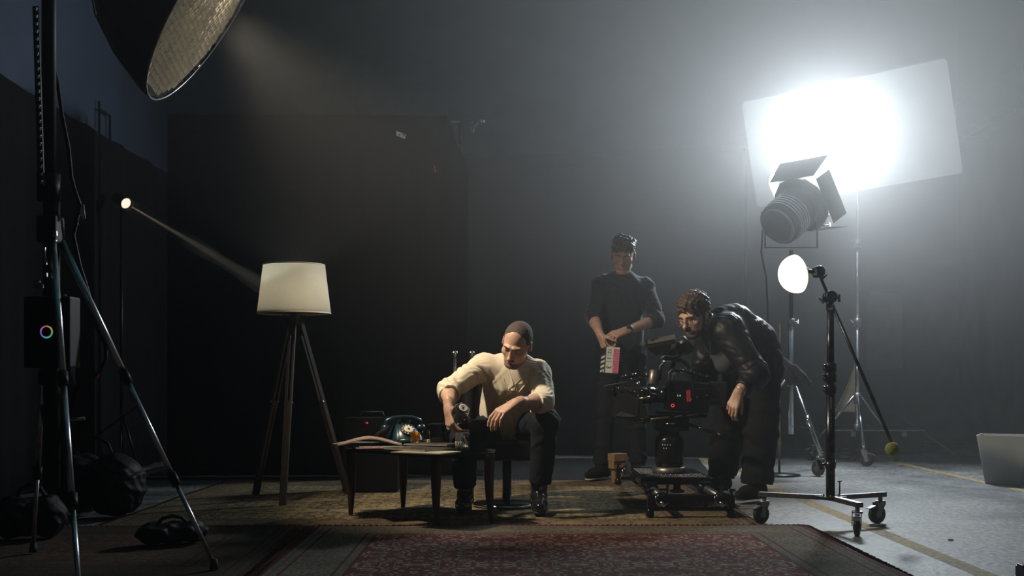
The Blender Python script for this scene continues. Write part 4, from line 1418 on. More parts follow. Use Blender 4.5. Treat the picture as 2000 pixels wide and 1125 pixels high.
for (fp, off) in ((gp(552, 989), 0.0), (gp(499, 968), 0.0), (Vector((-1.055, 7.32, 0)), 0.0)):
    d = Vector((fp.x - LC.x, fp.y - LC.y, 0)).normalized()
    a = LC + d * 0.035 + Vector((0, 0, 1.12))
    sd = Vector((-d.y, d.x, 0))
    m = MB()
    for s_ in (-1, 1):
        m.bar(a + sd * s_ * 0.016, fp + sd * s_ * 0.014 + Vector((0, 0, 0.004)), 0.013, 0.026, up=d, bev=0.002)
    m.bar(a.lerp(fp, 0.02), a.lerp(fp, 0.09), 0.018, 0.024, up=d)
    m.bar(a.lerp(fp, 0.45), fp + Vector((0, 0, 0.004)), 0.018, 0.022, up=d)
    lg = m.build('leg', M_LEGW, t)
    MB().cyl(a.lerp(fp, 0.46) - sd * 0.03, a.lerp(fp, 0.46) + sd * 0.03, 0.008).build('leg_screw', M_CHROME, lg)

# ================================================================== GLASS TABLE and what stands on it
TZ = 0.390


def tp(x, y, dz=0.0):
    d = F * (CH - TZ) / (y - HZ)
    return Vector(((x - 1000) * d / F, d, TZ + dz))


TL_, TF_, TR_, TB_ = gp(681, 1010), gp(853, 1034), gp(961, 1026), gp(787, 995)
TCx = (TL_ + TF_ + TR_ + TB_) / 4
M_GLASS = mat('green_tinted_glass', (0.72, 0.88, 0.84), 0.02, trans=1.0, ior=1.5)
t = thing('glass_table', TCx, 'low table with a glass top on four tapered dark wooden legs', 'table')
fl = [(p - TCx) for p in (TL_, TF_, TR_, TB_)]
poly = []
cor = [TCx + v * 1.09 for v in fl]
for i, c in enumerate(cor):
    a, b = cor[i - 1], cor[(i + 1) % 4]
    r_ = 0.05
    ua, ub = (a - c).normalized(), (b - c).normalized()
    for k in range(7):
        s_ = k / 6
        q = (c + ua * r_ * (1 - s_) ** 2 + ub * r_ * s_ ** 2)
        poly.append((q.x, q.y))
m = MB()
m.prism(poly, 0.010, (0, 0, TZ - 0.010))
o = m.build('glass_top', M_GLASS, t)
m = MB()
for i, v in enumerate((TL_, TF_, TR_, TB_)):
    out_ = (v - TCx).normalized()
    tpx = TCx + (v - TCx) * 0.97
    pts, rs = [], []
    for k in range(11):
        s_ = k / 10
        z = 0.0125 + 0.3555 * (1 - s_)
        bow = 0.010 * math.sin(s_ * PI) - 0.0 + (0.03 * max(0, s_ - 0.6) if i == 0 else 0.0)
        q = tpx.lerp(v, s_)
        pts.append(Vector((q.x, q.y, z)) - out_ * bow)
        rs.append(0.028 - 0.016 * s_ + 0.003 * math.sin(s_ * PI))
    lg = MB().tube(pts, rs, 20).build('leg', M_WOOD, t)
    MB().lathe([(0.0, 0.012), (0.024, 0.011), (0.029, 0.004), (0.029, -0.004), (0.020, -0.010), (0, -0.010)], Vector((tpx.x, tpx.y, 0.379)) , None, 24).build('chrome_mount', M_CHROME, lg)
rl = MB()
for a, b in ((TL_, TF_), (TF_, TR_), (TR_, TB_), (TB_, TL_)):
    a1, b1 = TCx + (a - TCx) * 0.97, TCx + (b - TCx) * 0.97
    rl.bar((a1.x, a1.y, 0.362), (b1.x, b1.y, 0.362), 0.010, 0.014)
rl.build('under_frame', M_BLKMET, t)

# tumbler with cut base
M_CLEAR = mat('clear_crystal', (0.97, 0.98, 0.98), 0.0, trans=1.0, ior=1.5)
M_TUMB = mat('lightly_etched_crystal', (0.95, 0.96, 0.95), 0.02, trans=0.95, ior=1.5)
M_FROST = mat('etched_crystal', (0.80, 0.80, 0.76), 0.25, trans=0.35, ior=1.5)
c = tp(903, 879)
t = thing('tumbler', c, 'empty cut glass tumbler standing on the bare glass table', 'glass', 'glasses on the table')
m = MB()
m.lathe([(0, 0.002), (0.030, 0.0), (0.0345, 0.004), (0.0365, 0.088), (0.0355, 0.0885), (0.0345, 0.088), (0.0325, 0.018), (0.028, 0.014), (0, 0.013)], c, None, 36)
m.build('glass_body', M_TUMB, t)
m = MB()
for k in range(18):
    a0 = k * 2 * PI / 18
    for sg in (1, -1):
        m.tube([c + Vector((0.0352 * math.cos(a0 + sg * u * 0.5), 0.0352 * math.sin(a0 + sg * u * 0.5), 0.006 + u * 0.040)) for u in (0, 0.5, 1)], 0.0008, 5)
m.build('cut_pattern', M_FROST, t)
MB().lathe([(0, 0.0005), (0.031, 0.0005), (0.0335, 0.004), (0.0345, 0.013), (0.030, 0.0155), (0, 0.0145)], c, None, 18, smooth=False).build('cut_base', M_FROST, t)

# rotary telephone
M_TEAL = mat('glossy_teal_bakelite', (0.004, 0.026, 0.040), 0.30, var=0.2, scale=8, coat=0.2)
pc = tp(790, 867.5)
ang = math.radians(28)
Rp = Matrix.Rotation(ang, 3, 'Z')
t = thing('rotary_telephone', pc, 'teal rotary telephone with a cream dial on the glass table', 'telephone')
w, dp, h = 0.165, 0.19, 0.115
m = MB()
prof = [(-dp / 2, 0.0), (-dp / 2, 0.035), (-dp * 0.02, h), (dp * 0.22, h + 0.004), (dp / 2, 0.05), (dp / 2, 0)]
L0_, L1_ = [], []
for sx, tgt in ((-1, L0_), (1, L1_)):
    for (y, z) in prof:
        ww = w / 2 * (1 - 0.42 * z / h)
        tgt.append(m.b.verts.new(pc + Rp @ Vector((sx * ww, y, z))))
n = len(prof)
m.b.faces.new(L0_); m.b.faces.new(L1_[::-1])
for i in range(n):
    m.b.faces.new((L0_[i], L0_[(i + 1) % n], L1_[(i + 1) % n], L1_[i]))
bmesh.ops.recalc_face_normals(m.b, faces=m.b.faces)
bmesh.ops.bevel(m.b, geom=list(m.b.edges), offset=0.006, segments=3, affect='EDGES')
for f in m.b.faces:
    f.smooth = True
m.build('phone_body', M_TEAL, t)
nrm = Vector((0, -(h - 0.035), dp * 0.48)).normalized()
dc = pc + Rp @ (Vector((0, -dp * 0.26, 0.035 + (h - 0.035) * 0.5)) + nrm * 0.002)
Rd_ = frame(Rp @ nrm)
M_CREAMPL = mat('cream_dial_plastic', (0.62, 0.56, 0.42), 0.35, var=0.1, scale=30)
MB().lathe([(0, 0.0), (0.042, 0.0), (0.042, 0.006), (0.039, 0.008), (0, 0.008)], dc, Rd_, 36).build('dial_ring', M_BLKPL, t)
dl = MB().lathe([(0, 0.0085), (0.0265, 0.0085), (0.0265, 0.013), (0.022, 0.015), (0, 0.015)], dc, Rd_, 32).build('dial', M_CREAMPL, t)
m = MB()
for k in range(12):
    a = math.radians(30 * k + 10)
    if k == 11:
        continue
    m.lathe([(0, 0.0085), (0.0048, 0.0085), (0.0048, 0.0105), (0, 0.011)], dc + Rd_ @ Vector((0.0335 * math.cos(a), 0.0335 * math.sin(a), 0)), Rd_, 12)
m.build('finger_hole_numbers', M_CREAMPL, dl)
MB().lathe([(0, 0.014), (0.007, 0.0165), (0, 0.018)], dc, Rd_, 16).build('dial_hub', M_BLKPL, dl)
ht = MB()
hp = [pc + Rp @ Vector((x, 0.018, z)) for x, z in ((-0.105, 0.098), (-0.095, 0.128), (-0.055, 0.146), (0, 0.150), (0.055, 0.146), (0.095, 0.128), (0.105, 0.098))]
ht.tube(hp, [0.014, 0.017, 0.012, 0.0115, 0.012, 0.017, 0.014], 14)
for sx in (-1, 1):
    ht.lathe([(0, -0.018), (0.024, -0.018), (0.027, -0.006), (0.020, 0.012), (0, 0.016)], pc + Rp @ Vector((sx * 0.105, 0.018, 0.095)), None, 24)
ht.build('handset', M_TEAL, t)
ck = MB()
for sx in (-1, 1):
    ck.box(pc + Rp @ Vector((sx * 0.035, 0.018, 0.122)), (0.012, 0.05, 0.022), Rp, bev=0.003)
ck.build('cradle', M_BLKPL, t)
coil = []
for k in range(150):
    s_ = k / 149
    base = pc + Rp @ Vector((-0.118 - 0.05 * math.sin(s_ * PI), -0.02 + 0.05 * s_, 0.085 - 0.075 * s_))
    coil.append(base + Vector((0.006 * math.cos(k * 0.9), 0.0, 0.006 * math.sin(k * 0.9))))
MB().tube(coil, 0.0016, 5).build('coiled_cord', M_BLKPL, t)

# magazines and papers
M_PAPER = mat('aged_page_edges', (0.50, 0.45, 0.34), 0.8, var=0.3, scale=90, stretch=(1, 1, 30))


def cover_mat(name, cols, sc, seed):
    m_ = bpy.data.materials.new(name); m_.use_nodes = True
    nt_ = m_.node_tree; N_, L_ = nt_.nodes, nt_.links
    b_ = N_['Principled BSDF']; b_.inputs['Roughness'].default_value = 0.35
    tc_ = N_.new('ShaderNodeTexCoord'); nz_ = N_.new('ShaderNodeTexNoise'); nz_.inputs['Scale'].default_value = sc; nz_.inputs['Detail'].default_value = 3; nz_.inputs['Distortion'].default_value = 0.8
    mp_ = N_.new('ShaderNodeMapping'); mp_.inputs['Location'].default_value = (seed, seed * 2, 0)
    L_.new(tc_.outputs['Object'], mp_.inputs[0]); L_.new(mp_.outputs[0], nz_.inputs[0])
    r_ = N_.new('ShaderNodeValToRGB'); r_.color_ramp.interpolation = 'CONSTANT'
    while len(r_.color_ramp.elements) < len(cols):
        r_.color_ramp.elements.new(0.5)
    for i_, c_ in enumerate(cols):
        r_.color_ramp.elements[i_].position = 0.0 if i_ == 0 else 0.42 + 0.16 * (i_ - 1) / max(1, len(cols) - 2)
        r_.color_ramp.elements[i_].color = (*c_, 1)
    L_.new(nz_.outputs['Color' if False else 'Fac'], r_.inputs[0]); L_.new(r_.outputs[0], b_.inputs['Base Color'])
    return m_


CV1 = cover_mat('colourful_comic_cover', [(0.48, 0.40, 0.12), (0.25, 0.09, 0.26), (0.50, 0.42, 0.30), (0.45, 0.06, 0.10), (0.10, 0.26, 0.15)], 48, 1)
CV2 = cover_mat('red_comic_cover', [(0.60, 0.05, 0.06), (0.55, 0.42, 0.32), (0.55, 0.06, 0.08), (0.12, 0.14, 0.2)], 30, 5)
CV3 = cover_mat('dark_magazine_cover', [(0.03, 0.03, 0.035), (0.08, 0.07, 0.06), (0.03, 0.03, 0.03)], 22, 9)
CV4 = cover_mat('faded_grey_newspaper', [(0.32, 0.31, 0.27), (0.18, 0.18, 0.16), (0.36, 0.34, 0.28)], 60, 3)


def magazine(c, w, l, th, ang, cov, label, bend=0.0):
    R = Matrix.Rotation(ang, 3, 'Z')
    c = Vector(c)
    t_ = thing('magazine', c, label, 'magazine', 'magazines on the glass table')

    def srf(z0):
        def f(u, v):
            x, y = (u - 0.5) * w, (v - 0.5) * l
            z = z0 + abs(bend) * (4 * max(0, u - 0.5) ** 2 if bend > 0 else math.sin(min(1, max(0, v)) * PI) ** 1.5)
            return c + R @ Vector((x, y, z))
        return f
    MB().sheet(srf(th * 0.94), 14, 10, th * 0.88).build('pages', M_PAPER, t_)
    MB().sheet(srf(th), 14, 10, th * 0.06).build('cover', cov, t_)
    return t_


magazine(tp(742, 873, 0.0), 0.30, 0.22, 0.006, math.radians(115), CV4, 'grey newspaper lying under the colourful comics on the table')
magazine(tp(708, 869, 0.007), 0.26, 0.19, 0.005, math.radians(160), CV4, 'folded grey newsprint hanging over the left corner of the glass table')
magazine(tp(722, 871, 0.008), 0.24, 0.34, 0.006, math.radians(98), CV1, 'colourful comic arched up in the middle beside the telephone', -0.034)
magazine(tp(722, 881, 0.012), 0.13, 0.09, 0.004, math.radians(195), CV2, 'small red covered comic on top of the colourful one')
magazine(tp(832, 884, 0.0), 0.28, 0.21, 0.005, math.radians(152), M_PAPER, 'thin cream booklet, lowest on the middle of the glass table')
magazine(tp(818, 880, 0.006), 0.30, 0.22, 0.008, math.radians(140), CV3, 'thick dark covered magazine in the middle of the glass table')
magazine(tp(845, 874, 0.015), 0.25, 0.18, 0.007, math.radians(158), CV3, 'dark magazine lying topmost under the packs and amber glasses')

# amber glasses
M_AMBER = mat('amber_glass', (0.85, 0.42, 0.10), 0.03, trans=0.9, ior=1.48)
M_WHISKY = mat('whisky', (0.80, 0.30, 0.04), 0.0, trans=1.0, ior=1.35)


def amber(c, w, h, label, full):
    t_ = thing('amber_glass', c, label, 'glass', 'glasses on the table')
    k = w / 2
    m = MB().lathe([(0, 0), (k * 0.95, 0), (k, 0.003), (k, h), (k - 0.003, h), (k - 0.004, 0.01), (0, 0.009)], c, None, 8, smooth=False)
    m.build('glass_body', M_AMBER if not full else M_CLEAR, t_)
    if full:
        MB().lathe([(0, 0.0105), (k - 0.0055, 0.0105), (k - 0.0045, h * 0.6), (0, h * 0.6)], c, None, 8, smooth=False).build('drink', M_WHISKY, t_)


amber(tp(811, 872, 0.022), 0.05, 0.055, 'small empty amber faceted glass in front of the telephone', False)
amber(tp(836, 870, 0.022), 0.066, 0.058, 'wide faceted glass half full of whisky beside the telephone', True)
M_PACK = mat('cream_card', (0.60, 0.52, 0.33), 0.5, var=0.15, scale=40)
t = thing('matchbox', tp(850, 871.5, 0.022), 'cream matchbox lying on the dark magazine by the whisky glass', 'matchbox')
c = tp(850, 871.5, 0.022)
MB().box(c + Vector((0, 0, 0.007)), (0.085, 0.045, 0.014), Matrix.Rotation(0.2, 3, 'Z'), bev=0.001).build('sleeve', M_PACK, t)
MB().box(c + Vector((0.004, 0.001, 0.007)), (0.086, 0.040, 0.010), Matrix.Rotation(0.2, 3, 'Z')).build('tray', M_PAPER, t)
t = thing('playing_cards', tp(858, 868, 0.0), 'short stack of pale cards behind the matchbox on the table', 'cards')
c = tp(858, 868, 0.022)
for k in range(4):
    MB().box(c + Vector((0.002 * k, 0, 0.002 + 0.003 * k)), (0.09, 0.06, 0.0025), Matrix.Rotation(0.1 * k, 3, 'Z')).build('card', M_PACK if k % 2 else M_BLKPL, t)

# dark glass ice bucket standing behind the magazines
c = Vector((at(858, 860, 6.10).x, 6.10, TZ))
M_SMOKE = mat('smoked_glass', (0.35, 0.38, 0.40), 0.02, trans=1.0, ior=1.5)
t = thing('ice_bucket', c, 'smoked glass ice bucket standing at the rear of the table beside the decanter', 'ice bucket')
MB().lathe([(0, 0), (0.048, 0), (0.052, 0.006), (0.060, 0.118), (0.0585, 0.119), (0.056, 0.118), (0.049, 0.012), (0, 0.010)], c, None, 32).build('bucket_body', M_SMOKE, t)
MB().lathe([(0.0600, 0.116), (0.0612, 0.119), (0.0600, 0.122), (0.057, 0.120)], c, None, 32).build('rim', M_SMOKE, t)

# small black recorder behind the table with red figures
t = thing('recorder_case', (at(716, 826, 7.4).x, 7.45, 0.0115), 'black equipment case with small red glowing figures behind the glass table', 'equipment case')
rc = at(716, 826, 7.4)
MB().box((rc.x + 0.02, 7.52, 0.2535), (0.36, 0.22, 0.483), bev=0.01).build('case_body', M_DRAPE, t)
M_RED = mat('red_led', (0.3, 0.0, 0.0), 0.5, emit=(1.0, 0.06, 0.05), estr=1.1)
MB().text('16', 0.019, (rc.x, 7.407, rc.z), Matrix.Rotation(PI / 2, 3, 'X'), 0.001).build('display_figures', M_RED, t)
MB().tube([(rc.x - 0.06, 7.52, 0.494), (rc.x - 0.05, 7.52, 0.53), (rc.x + 0.09, 7.52, 0.53), (rc.x + 0.10, 7.52, 0.494)], 0.008, 8).build('handle', M_BLKPL, t)

# ================================================================== CHAIR of the seated man
M_LEATHER = mat('black_leather', (0.007, 0.007, 0.008), 0.42, var=0.3, scale=30, bump=0.15, spec=0.3)
CX, CY = -0.03, 6.66
t = thing('low_chair', (CX, CY, 0), 'low black leather chair with chrome knobs and arm ends under the seated man', 'chair')
g = SDF()
g.box((CX, CY, 0.345), (0.235, 0.215, 0.035), None, 0.02, 'u', 0.025)
g.mesh('seat', 0.008, M_LEATHER, t, lambda P: 0.003 * np.sin(P[:, 0] * 40) * np.sin(P[:, 1] * 35))
g = SDF()
for k in range(7):
    a = math.radians(30 + 20 * k)
    x0_, y0_ = CX + 0.27 * math.cos(a), CY + 0.06 + 0.24 * math.sin(a)
    g.cap((x0_, y0_, 0.46), (x0_, y0_ + 0.02, 0.74), 0.04, 0.034, 0.03)
g.mesh('backrest', 0.009, M_LEATHER, t)
for sx in (-1, 1):
    am = MB().tube([(CX + sx * 0.25, CY + 0.16, 0.50), (CX + sx * 0.285, CY + 0.02, 0.52), (CX + sx * 0.29, CY - 0.11, 0.515), (CX + sx * 0.275, CY - 0.17, 0.49), (CX + sx * 0.25, CY - 0.19, 0.44), (CX + sx * 0.22, CY - 0.16, 0.37)], [0.016, 0.02, 0.022, 0.020, 0.016, 0.014], 14).build('arm', M_LEATHER, t)
    MB().ball((CX + sx * 0.284, CY - 0.175, 0.503), (0.020, 0.012, 0.030), n=12).build('chrome_end', M_CHROME, am)
for x_ in (888, 921):
    q = at(x_, 692, 6.95)
    MB().cyl((q.x, 6.93, 0.5), (q.x, 6.95, q.z), 0.009).build('back_post', M_BLKMET, t)
    MB().lathe([(0, -0.024), (0.013, -0.022), (0.008, -0.010), (0.019, 0.0), (0.021, 0.010), (0.012, 0.022), (0, 0.025)], q, None, 20).build('post_knob', M_CHROME, t)
MB().cyl((CX, CY, 0.04), (CX, CY, 0.32), 0.026).build('column', M_BLKMET, t)
MB().lathe([(0, 0.03), (0.05, 0.03), (0.19, 0.018), (0.20, 0.010), (0.20, 0.0), (0, 0.0)], (CX, CY, 0.0125), None, 48).build('base_disc', M_CHROME, t)

# ================================================================== SLIDER DOLLY
XA, XB = 0.80, 1.115
ZR = 0.118
M_BLKGL = mat('anodised_black_metal', (0.022, 0.023, 0.025), 0.22, 0.7, var=0.3, scale=40)
M_CARBON = mat('grey_slider_tube', (0.10, 0.105, 0.11), 0.3, 0.7, var=0.3, scale=20)
t = thing('camera_slider', (0.96, 6.7, 0), 'black camera slider on two long tubes with clamps and levelling feet', 'slider')
for X in (XA, XB):
    MB().cyl((X, 6.10, ZR), (X, 7.95, ZR), 0.0225, n=28).build('rail', M_CARBON, t)
for Yb in (6.10, 7.93):
    cb = MB().bar((XA - 0.06, Yb, ZR - 0.005), (XB + 0.06, Yb, ZR - 0.005), 0.035, 0.05, up=(0, 1, 0), bev=0.004)
    cb.bar((XA - 0.04, Yb, 0.055), (XB + 0.04, Yb, 0.055), 0.022, 0.018, up=(0, 1, 0), bev=0.002)
    for u in (0.15, 0.85):
        xm = XA + (XB - XA) * u
        cb.bar((xm - 0.03, Yb, 0.055), (xm + 0.03 * (1 if u < .5 else -1), Yb, ZR - 0.01), 0.016, 0.016)
    e = cb.build('end_bar', M_BLKGL, t)
    for X in (XA - 0.06, XB + 0.06):
        ft = MB().cyl((X, Yb, 0.03), (X, Yb, 0.15), 0.008, n=12).cyl((X, Yb, 0.150), (X, Yb, 0.160), 0.024, n=16).lathe([(0, 0), (0.018, 0), (0.024, 0.006), (0.020, 0.035), (0.012, 0.045), (0, 0.045)], (X, Yb, 0.0125), None, 20)
        ft.box((X, Yb, 0.095), (0.03, 0.06, 0.07), bev=0.004)
        ft.build('levelling_foot', M_BLKGL, e)
    for X in (XA, XB):
        MB().lathe([(0, -0.030), (0.030, -0.028), (0.036, -0.018), (0.038, 0.0), (0.036, 0.018), (0.030, 0.028), (0, 0.030)], (X, Yb - 0.012, ZR - 0.008), frame((0.25, -1, 0.35)), 28).build('tube_clamp', M_BLKGL, e)
        MB().lathe([(0.026, -0.002), (0.0375, -0.003), (0.0375, 0.003), (0.026, 0.002)], (X, Yb - 0.022, ZR - 0.012), frame((0.25, -1, 0.35)), 28).build('highlight_ring', M_CHROME, e)  # bright ring added to put a highlight on the dark clamp
        MB().cyl((X - 0.01, Yb - 0.045, ZR - 0.02), (X + 0.012, Yb - 0.055, ZR - 0.045), 0.009).build('clamp_lever', M_CHROME, e)
# travelling clamps
for X, Yc in ((XA - 0.005, 6.50), (XB, 6.55), (XA, 7.25), (XB, 7.25)):
    m = MB()
    for k in (-1, 0, 1):
        m.lathe([(0.025, -0.014), (0.036, -0.012), (0.040, 0.0), (0.036, 0.012), (0.025, 0.014)], (X, Yc + k * 0.042, ZR), frame((0, 1, 0)), 28)
    m.box((X, Yc, ZR + 0.028), (0.06, 0.11, 0.03), bev=0.005)
    c_ = m.build('roller_clamp', M_BLKGL, t)
    for k in (-0.021, 0.021, 0.060):
        MB().lathe([(0.030, -0.004), (0.0385, -0.003), (0.0385, 0.003), (0.030, 0.004)], (X, Yc + k, ZR), frame((0, 1, 0)), 28).build('highlight_ring', M_CHROME, c_)  # chrome rings added for bright streaks on the dark rollers
    m = MB()
    knob(m, (X + 0.04, Yc - 0.02, ZR), (1, -0.3, 0.1), 0.022, 0.05)
    m.build('clamp_knob', M_BLKGL, c_)
# perforated platform
PX0, PX1, PY0, PY1, PZ = 0.755, 1.150, 6.60, 7.22, 0.172
pl = MB().box(((PX0 + PX1) / 2, (PY0 + PY1) / 2, PZ), (PX1 - PX0, PY1 - PY0, 0.014), bev=0.003)
pl.box(((PX0 + PX1) / 2, PY0 + 0.004, PZ - 0.02), (PX1 - PX0 - 0.02, 0.02, 0.03), bev=0.003)
pl = pl.build('platform', M_BLKGL, t)
m = MB()
for i in range(26):
    for j in range(16):
        x = PX0 + 0.02 + i * (PX1 - PX0 - 0.04) / 25; y = PY0 + 0.02 + j * 0.04
        m.ball((x, y, PZ + 0.007), (0.006, 0.003, 0.003), Matrix.Rotation(0.8 if (i + j) % 2 else -0.8, 3, 'Z'), n=4)
tr_ = m.build('tread_pattern', M_GREY, pl)
tr_['kind'] = 'stuff'
m = MB().cyl((0.96, 6.62, 0.10), (0.96, 6.62, 0.16), 0.022).lathe([(0, 0), (0.04, 0.0), (0.045, 0.012), (0.02, 0.02), (0, 0.02)], (0.96, 6.62, 0.09), None, 24)
m.build('tie_down_knob', M_BLKGL, t)

# ================================================================== HEAD + CAMERA
HCX, HCY = 0.955, 6.90
t = thing('tripod_head', (HCX, HCY, PZ + 0.01), 'black tripod bowl and fluid head bolted on the slider platform', 'tripod head')
M_BOWL = mat('bare_metal_bowl', (0.20, 0.19, 0.17), 0.4, 0.8, var=0.3, scale=30)
z0 = PZ + 0.007
MB().lathe([(0, 0), (0.105, 0), (0.108, 0.006), (0.104, 0.034), (0.09, 0.04), (0, 0.04)], (HCX, HCY, z0), None, 40).build('bowl', M_BOWL, t)
MB().lathe([(0, 0.04), (0.080, 0.04), (0.088, 0.07), (0.088, 0.20), (0.075, 0.225), (0.06, 0.235), (0.06, 0.26), (0, 0.26)], (HCX, HCY, z0), None, 40).build('lift_column', M_BLKGL, t)
M_DOT = mat('white_printed_dot', (0.7, 0.7, 0.7), 0.5)
for k in range(6):
    a = math.radians(-125 + 10 * (k % 4) + (5 if k > 3 else 0))
    zz = z0 + (0.175 if k < 4 else 0.155)
    MB().cyl((HCX + 0.086 * math.cos(a), HCY + 0.086 * math.sin(a), zz), (HCX + 0.0905 * math.cos(a), HCY + 0.0905 * math.sin(a), zz), 0.003, n=10).build('button', M_DOT, t)
MB().box((HCX + 0.01, HCY, z0 + 0.295), (0.20, 0.15, 0.075), bev=0.012).cyl((HCX + 0.01, HCY - 0.09, z0 + 0.30), (HCX + 0.01, HCY + 0.09, z0 + 0.30), 0.055).build('fluid_drag_block', M_BLKGL, t)
MB().box((HCX + 0.02, HCY, z0 + 0.342), (0.30, 0.10, 0.018), bev=0.003).build('top_plate', M_BLKGL, t)
MB().cyl((HCX - 0.04, HCY - 0.09, z0 + 0.30), (HCX + 0.02, HCY - 0.092, z0 + 0.305), 0.006).build('level_vial', M_CHROME, t)
MB().cyl((HCX + 0.10, HCY - 0.04, z0 + 0.30), (HCX + 0.28, HCY - 0.14, z0 + 0.24), 0.010).cyl((HCX + 0.24, HCY - 0.119, z0 + 0.253), (HCX + 0.34, HCY - 0.172, z0 + 0.218), 0.015).build('pan_handle', M_BLKGL, t)

KB = 6.86      # camera side plane depth centre
t = thing('cinema_camera', (1.02, KB, 0.53), 'black cinema camera with matte box, follow focus and cables, mounted on the head', 'camera')
rt = Matrix.Rotation(math.radians(4), 3, 'Y')
# plate and rods (slightly nose-down towards the lens)
MB().box((1.02, KB, 0.537), (0.30, 0.10, 0.022), rt, bev=0.003).build('base_plate', M_BLKGL, t)
ra0, ra1 = at(1230, 824, 6.80), at(1362, 808, 6.80)
M_BRASS = mat('brass_tinted_rod', (0.50, 0.43, 0.30), 0.25, 1.0, var=0.2, scale=20)
for dy in (0, 0.10):
    MB().cyl(ra0 + Vector((0, dy, 0)), ra1 + Vector((0, dy, 0)), 0.0075).build('support_rod', M_BRASS, t)
for f_ in (0.25, 0.62, 0.8):
    q = ra0.lerp(ra1, f_) + Vector((0, 0.05, 0))
    MB().box(q, (0.03, 0.15, 0.034), rt, bev=0.004).build('rod_clamp', M_BLKGL, t)
MB().cyl(at(1231, 824, 6.79), at(1236, 823, 6.79), 0.010).build('rod_cap', mat('reddish_rod_cap', (0.45, 0.16, 0.10), 0.5), t)
m_ = MB().box((1.055, KB, 0.645), (0.25, 0.17, 0.185), rt, bev=0.012)
m_.box((1.10, KB - 0.088, 0.63), (0.10, 0.012, 0.13), rt, bev=0.004).box((0.985, KB - 0.088, 0.685), (0.09, 0.010, 0.06), rt, bev=0.003)
m_.build('camera_body', M_BLKGL, t)
MB().box((1.235, KB, 0.66), (0.10, 0.13, 0.15), rt, bev=0.01).build('battery', M_BLKPL, t)
for k in range(3):
    MB().box((1.205 + 0.0 * k, KB - 0.072, 0.615 + 0.03 * k), (0.06, 0.006, 0.006), rt).build('battery_rib', M_BLKGL, t)
# lens with gear rings
lx0, lz0 = 0.93, 0.655
axl = Vector((-1, -0.0, -0.07)).normalized()
Rl = frame(axl)
MB().lathe([(0, 0), (0.050, 0), (0.050, 0.03), (0.045, 0.034), (0.045, 0.07), (0.052, 0.074), (0.052, 0.13), (0.056, 0.135), (0.056, 0.17), (0.050, 0.17), (0.044, 0.15), (0, 0.145)], (lx0, KB, lz0), Rl, 40).build('lens', M_BLKGL, t)
m = MB()
for zc, rr_ in ((0.05, 0.047), (0.10, 0.054)):
    for k in range(60):
        a = k * 2 * PI / 60
        m.box(Vector((lx0, KB, lz0)) + Rl @ Vector((rr_ * math.cos(a), rr_ * math.sin(a), zc)), (0.003, 0.0022, 0.012), Rl @ Matrix.Rotation(a, 3, 'Z'))
m.build('focus_gear', M_BLKPL, t)
# follow focus motor, hand grips, handle bars
mt_ = MB().lathe([(0, -0.045), (0.030, -0.045), (0.032, -0.04), (0.032, 0.04), (0.026, 0.045), (0, 0.045)], at(1277, 737, 6.74), frame((0.15, 0.1, 1)), 28)
mt_.build('focus_motor', M_BOWL, t)
# matte box
mbx = MB()
bx, bz = at(1222, 787, KB).x, at(1222, 787, KB).z
for (y0, y1, z0_, z1_) in ((-0.10, 0.10, 0.085, 0.093), (-0.10, 0.10, -0.093, -0.085), (-0.10, -0.092, -0.09, 0.09), (0.092, 0.10, -0.09, 0.09)):
    mbx.box((bx, KB + (y0 + y1) / 2, bz + (z0_ + z1_) / 2), (0.135, y1 - y0, z1_ - z0_), rt, bev=0.001)
mbx.box((bx + 0.075, KB, bz + 0.004), (0.03, 0.19, 0.17), rt, bev=0.003)
mbx.build('matte_box', M_BLKPL, t)
MB().box((bx - 0.06, KB, bz + 0.115), (0.14, 0.19, 0.003), Matrix.Rotation(math.radians(-10), 3, 'Y')).build('top_flag', M_BLKPL, t)
MB().quadslab([at(1201, 812, 6.755), at(1232, 815, 6.755), at(1243, 813, 6.755), at(1213, 803, 6.755)], (0, 0.003, 0)).build('lower_flag', M_BOWL, t)
# cheese plate above the lens, with screws
cp0, cp1 = at(1198, 768, 6.80), at(1250, 745, 6.80)
pc_ = MB().bar(at(1202, 762, 6.80), at(1272, 775, 6.80), 0.05, 0.02, up=(0, 0, 1), bev=0.003).build('cheese_plate', M_BLKGL, t)
MB().bar(at(1215, 738, 6.86), at(1268, 732, 6.86), 0.05, 0.018, up=(0, 0, 1), bev=0.003).build('cheese_plate', M_BLKGL, t)
MB().bar(at(1310, 722, 6.84), at(1388, 736, 6.84), 0.05, 0.02, bev=0.003).build('cheese_plate', M_BLKGL, t)
m = MB()
rn = random.Random(5)
for (x, y) in ((1196, 761), (1204, 757), (1208, 758), (1220, 758), (1225, 759), (1231, 762), (1240, 765), (1254, 763), (1260, 760), (1246, 772), (1216, 735), (1222, 733), (1235, 731), (1241, 730), (1233, 740), (1250, 737), (1263, 732), (1262, 729), (1330, 720), (1335, 722), (1340, 719), (1344, 723), (1349, 724), (1356, 727), (1368, 730), (1380, 735), (1282, 760), (1350, 780), (1362, 776), (1380, 772)):
    m.ball(at(x, y, 6.745), (0.0048, 0.0048, 0.0048), n=6)
scr = m.build('screw_heads', M_CHROME, pc_)
scr['kind'] = 'stuff'
for (x, y, x2, y2, r) in ((1261, 734, 1264, 727, 0.005), (1243, 750, 1249, 749, 0.011), (1293, 706, 1314, 706, 0.006), (1248, 779, 1270, 776, 0.008)):
    MB().cyl(at(x, y, 6.75), at(x2, y2, 6.75), r).build('chrome_lever' if r < 0.007 else 'lock_ring', M_BRASS if x == 1248 else M_CHROME, t)
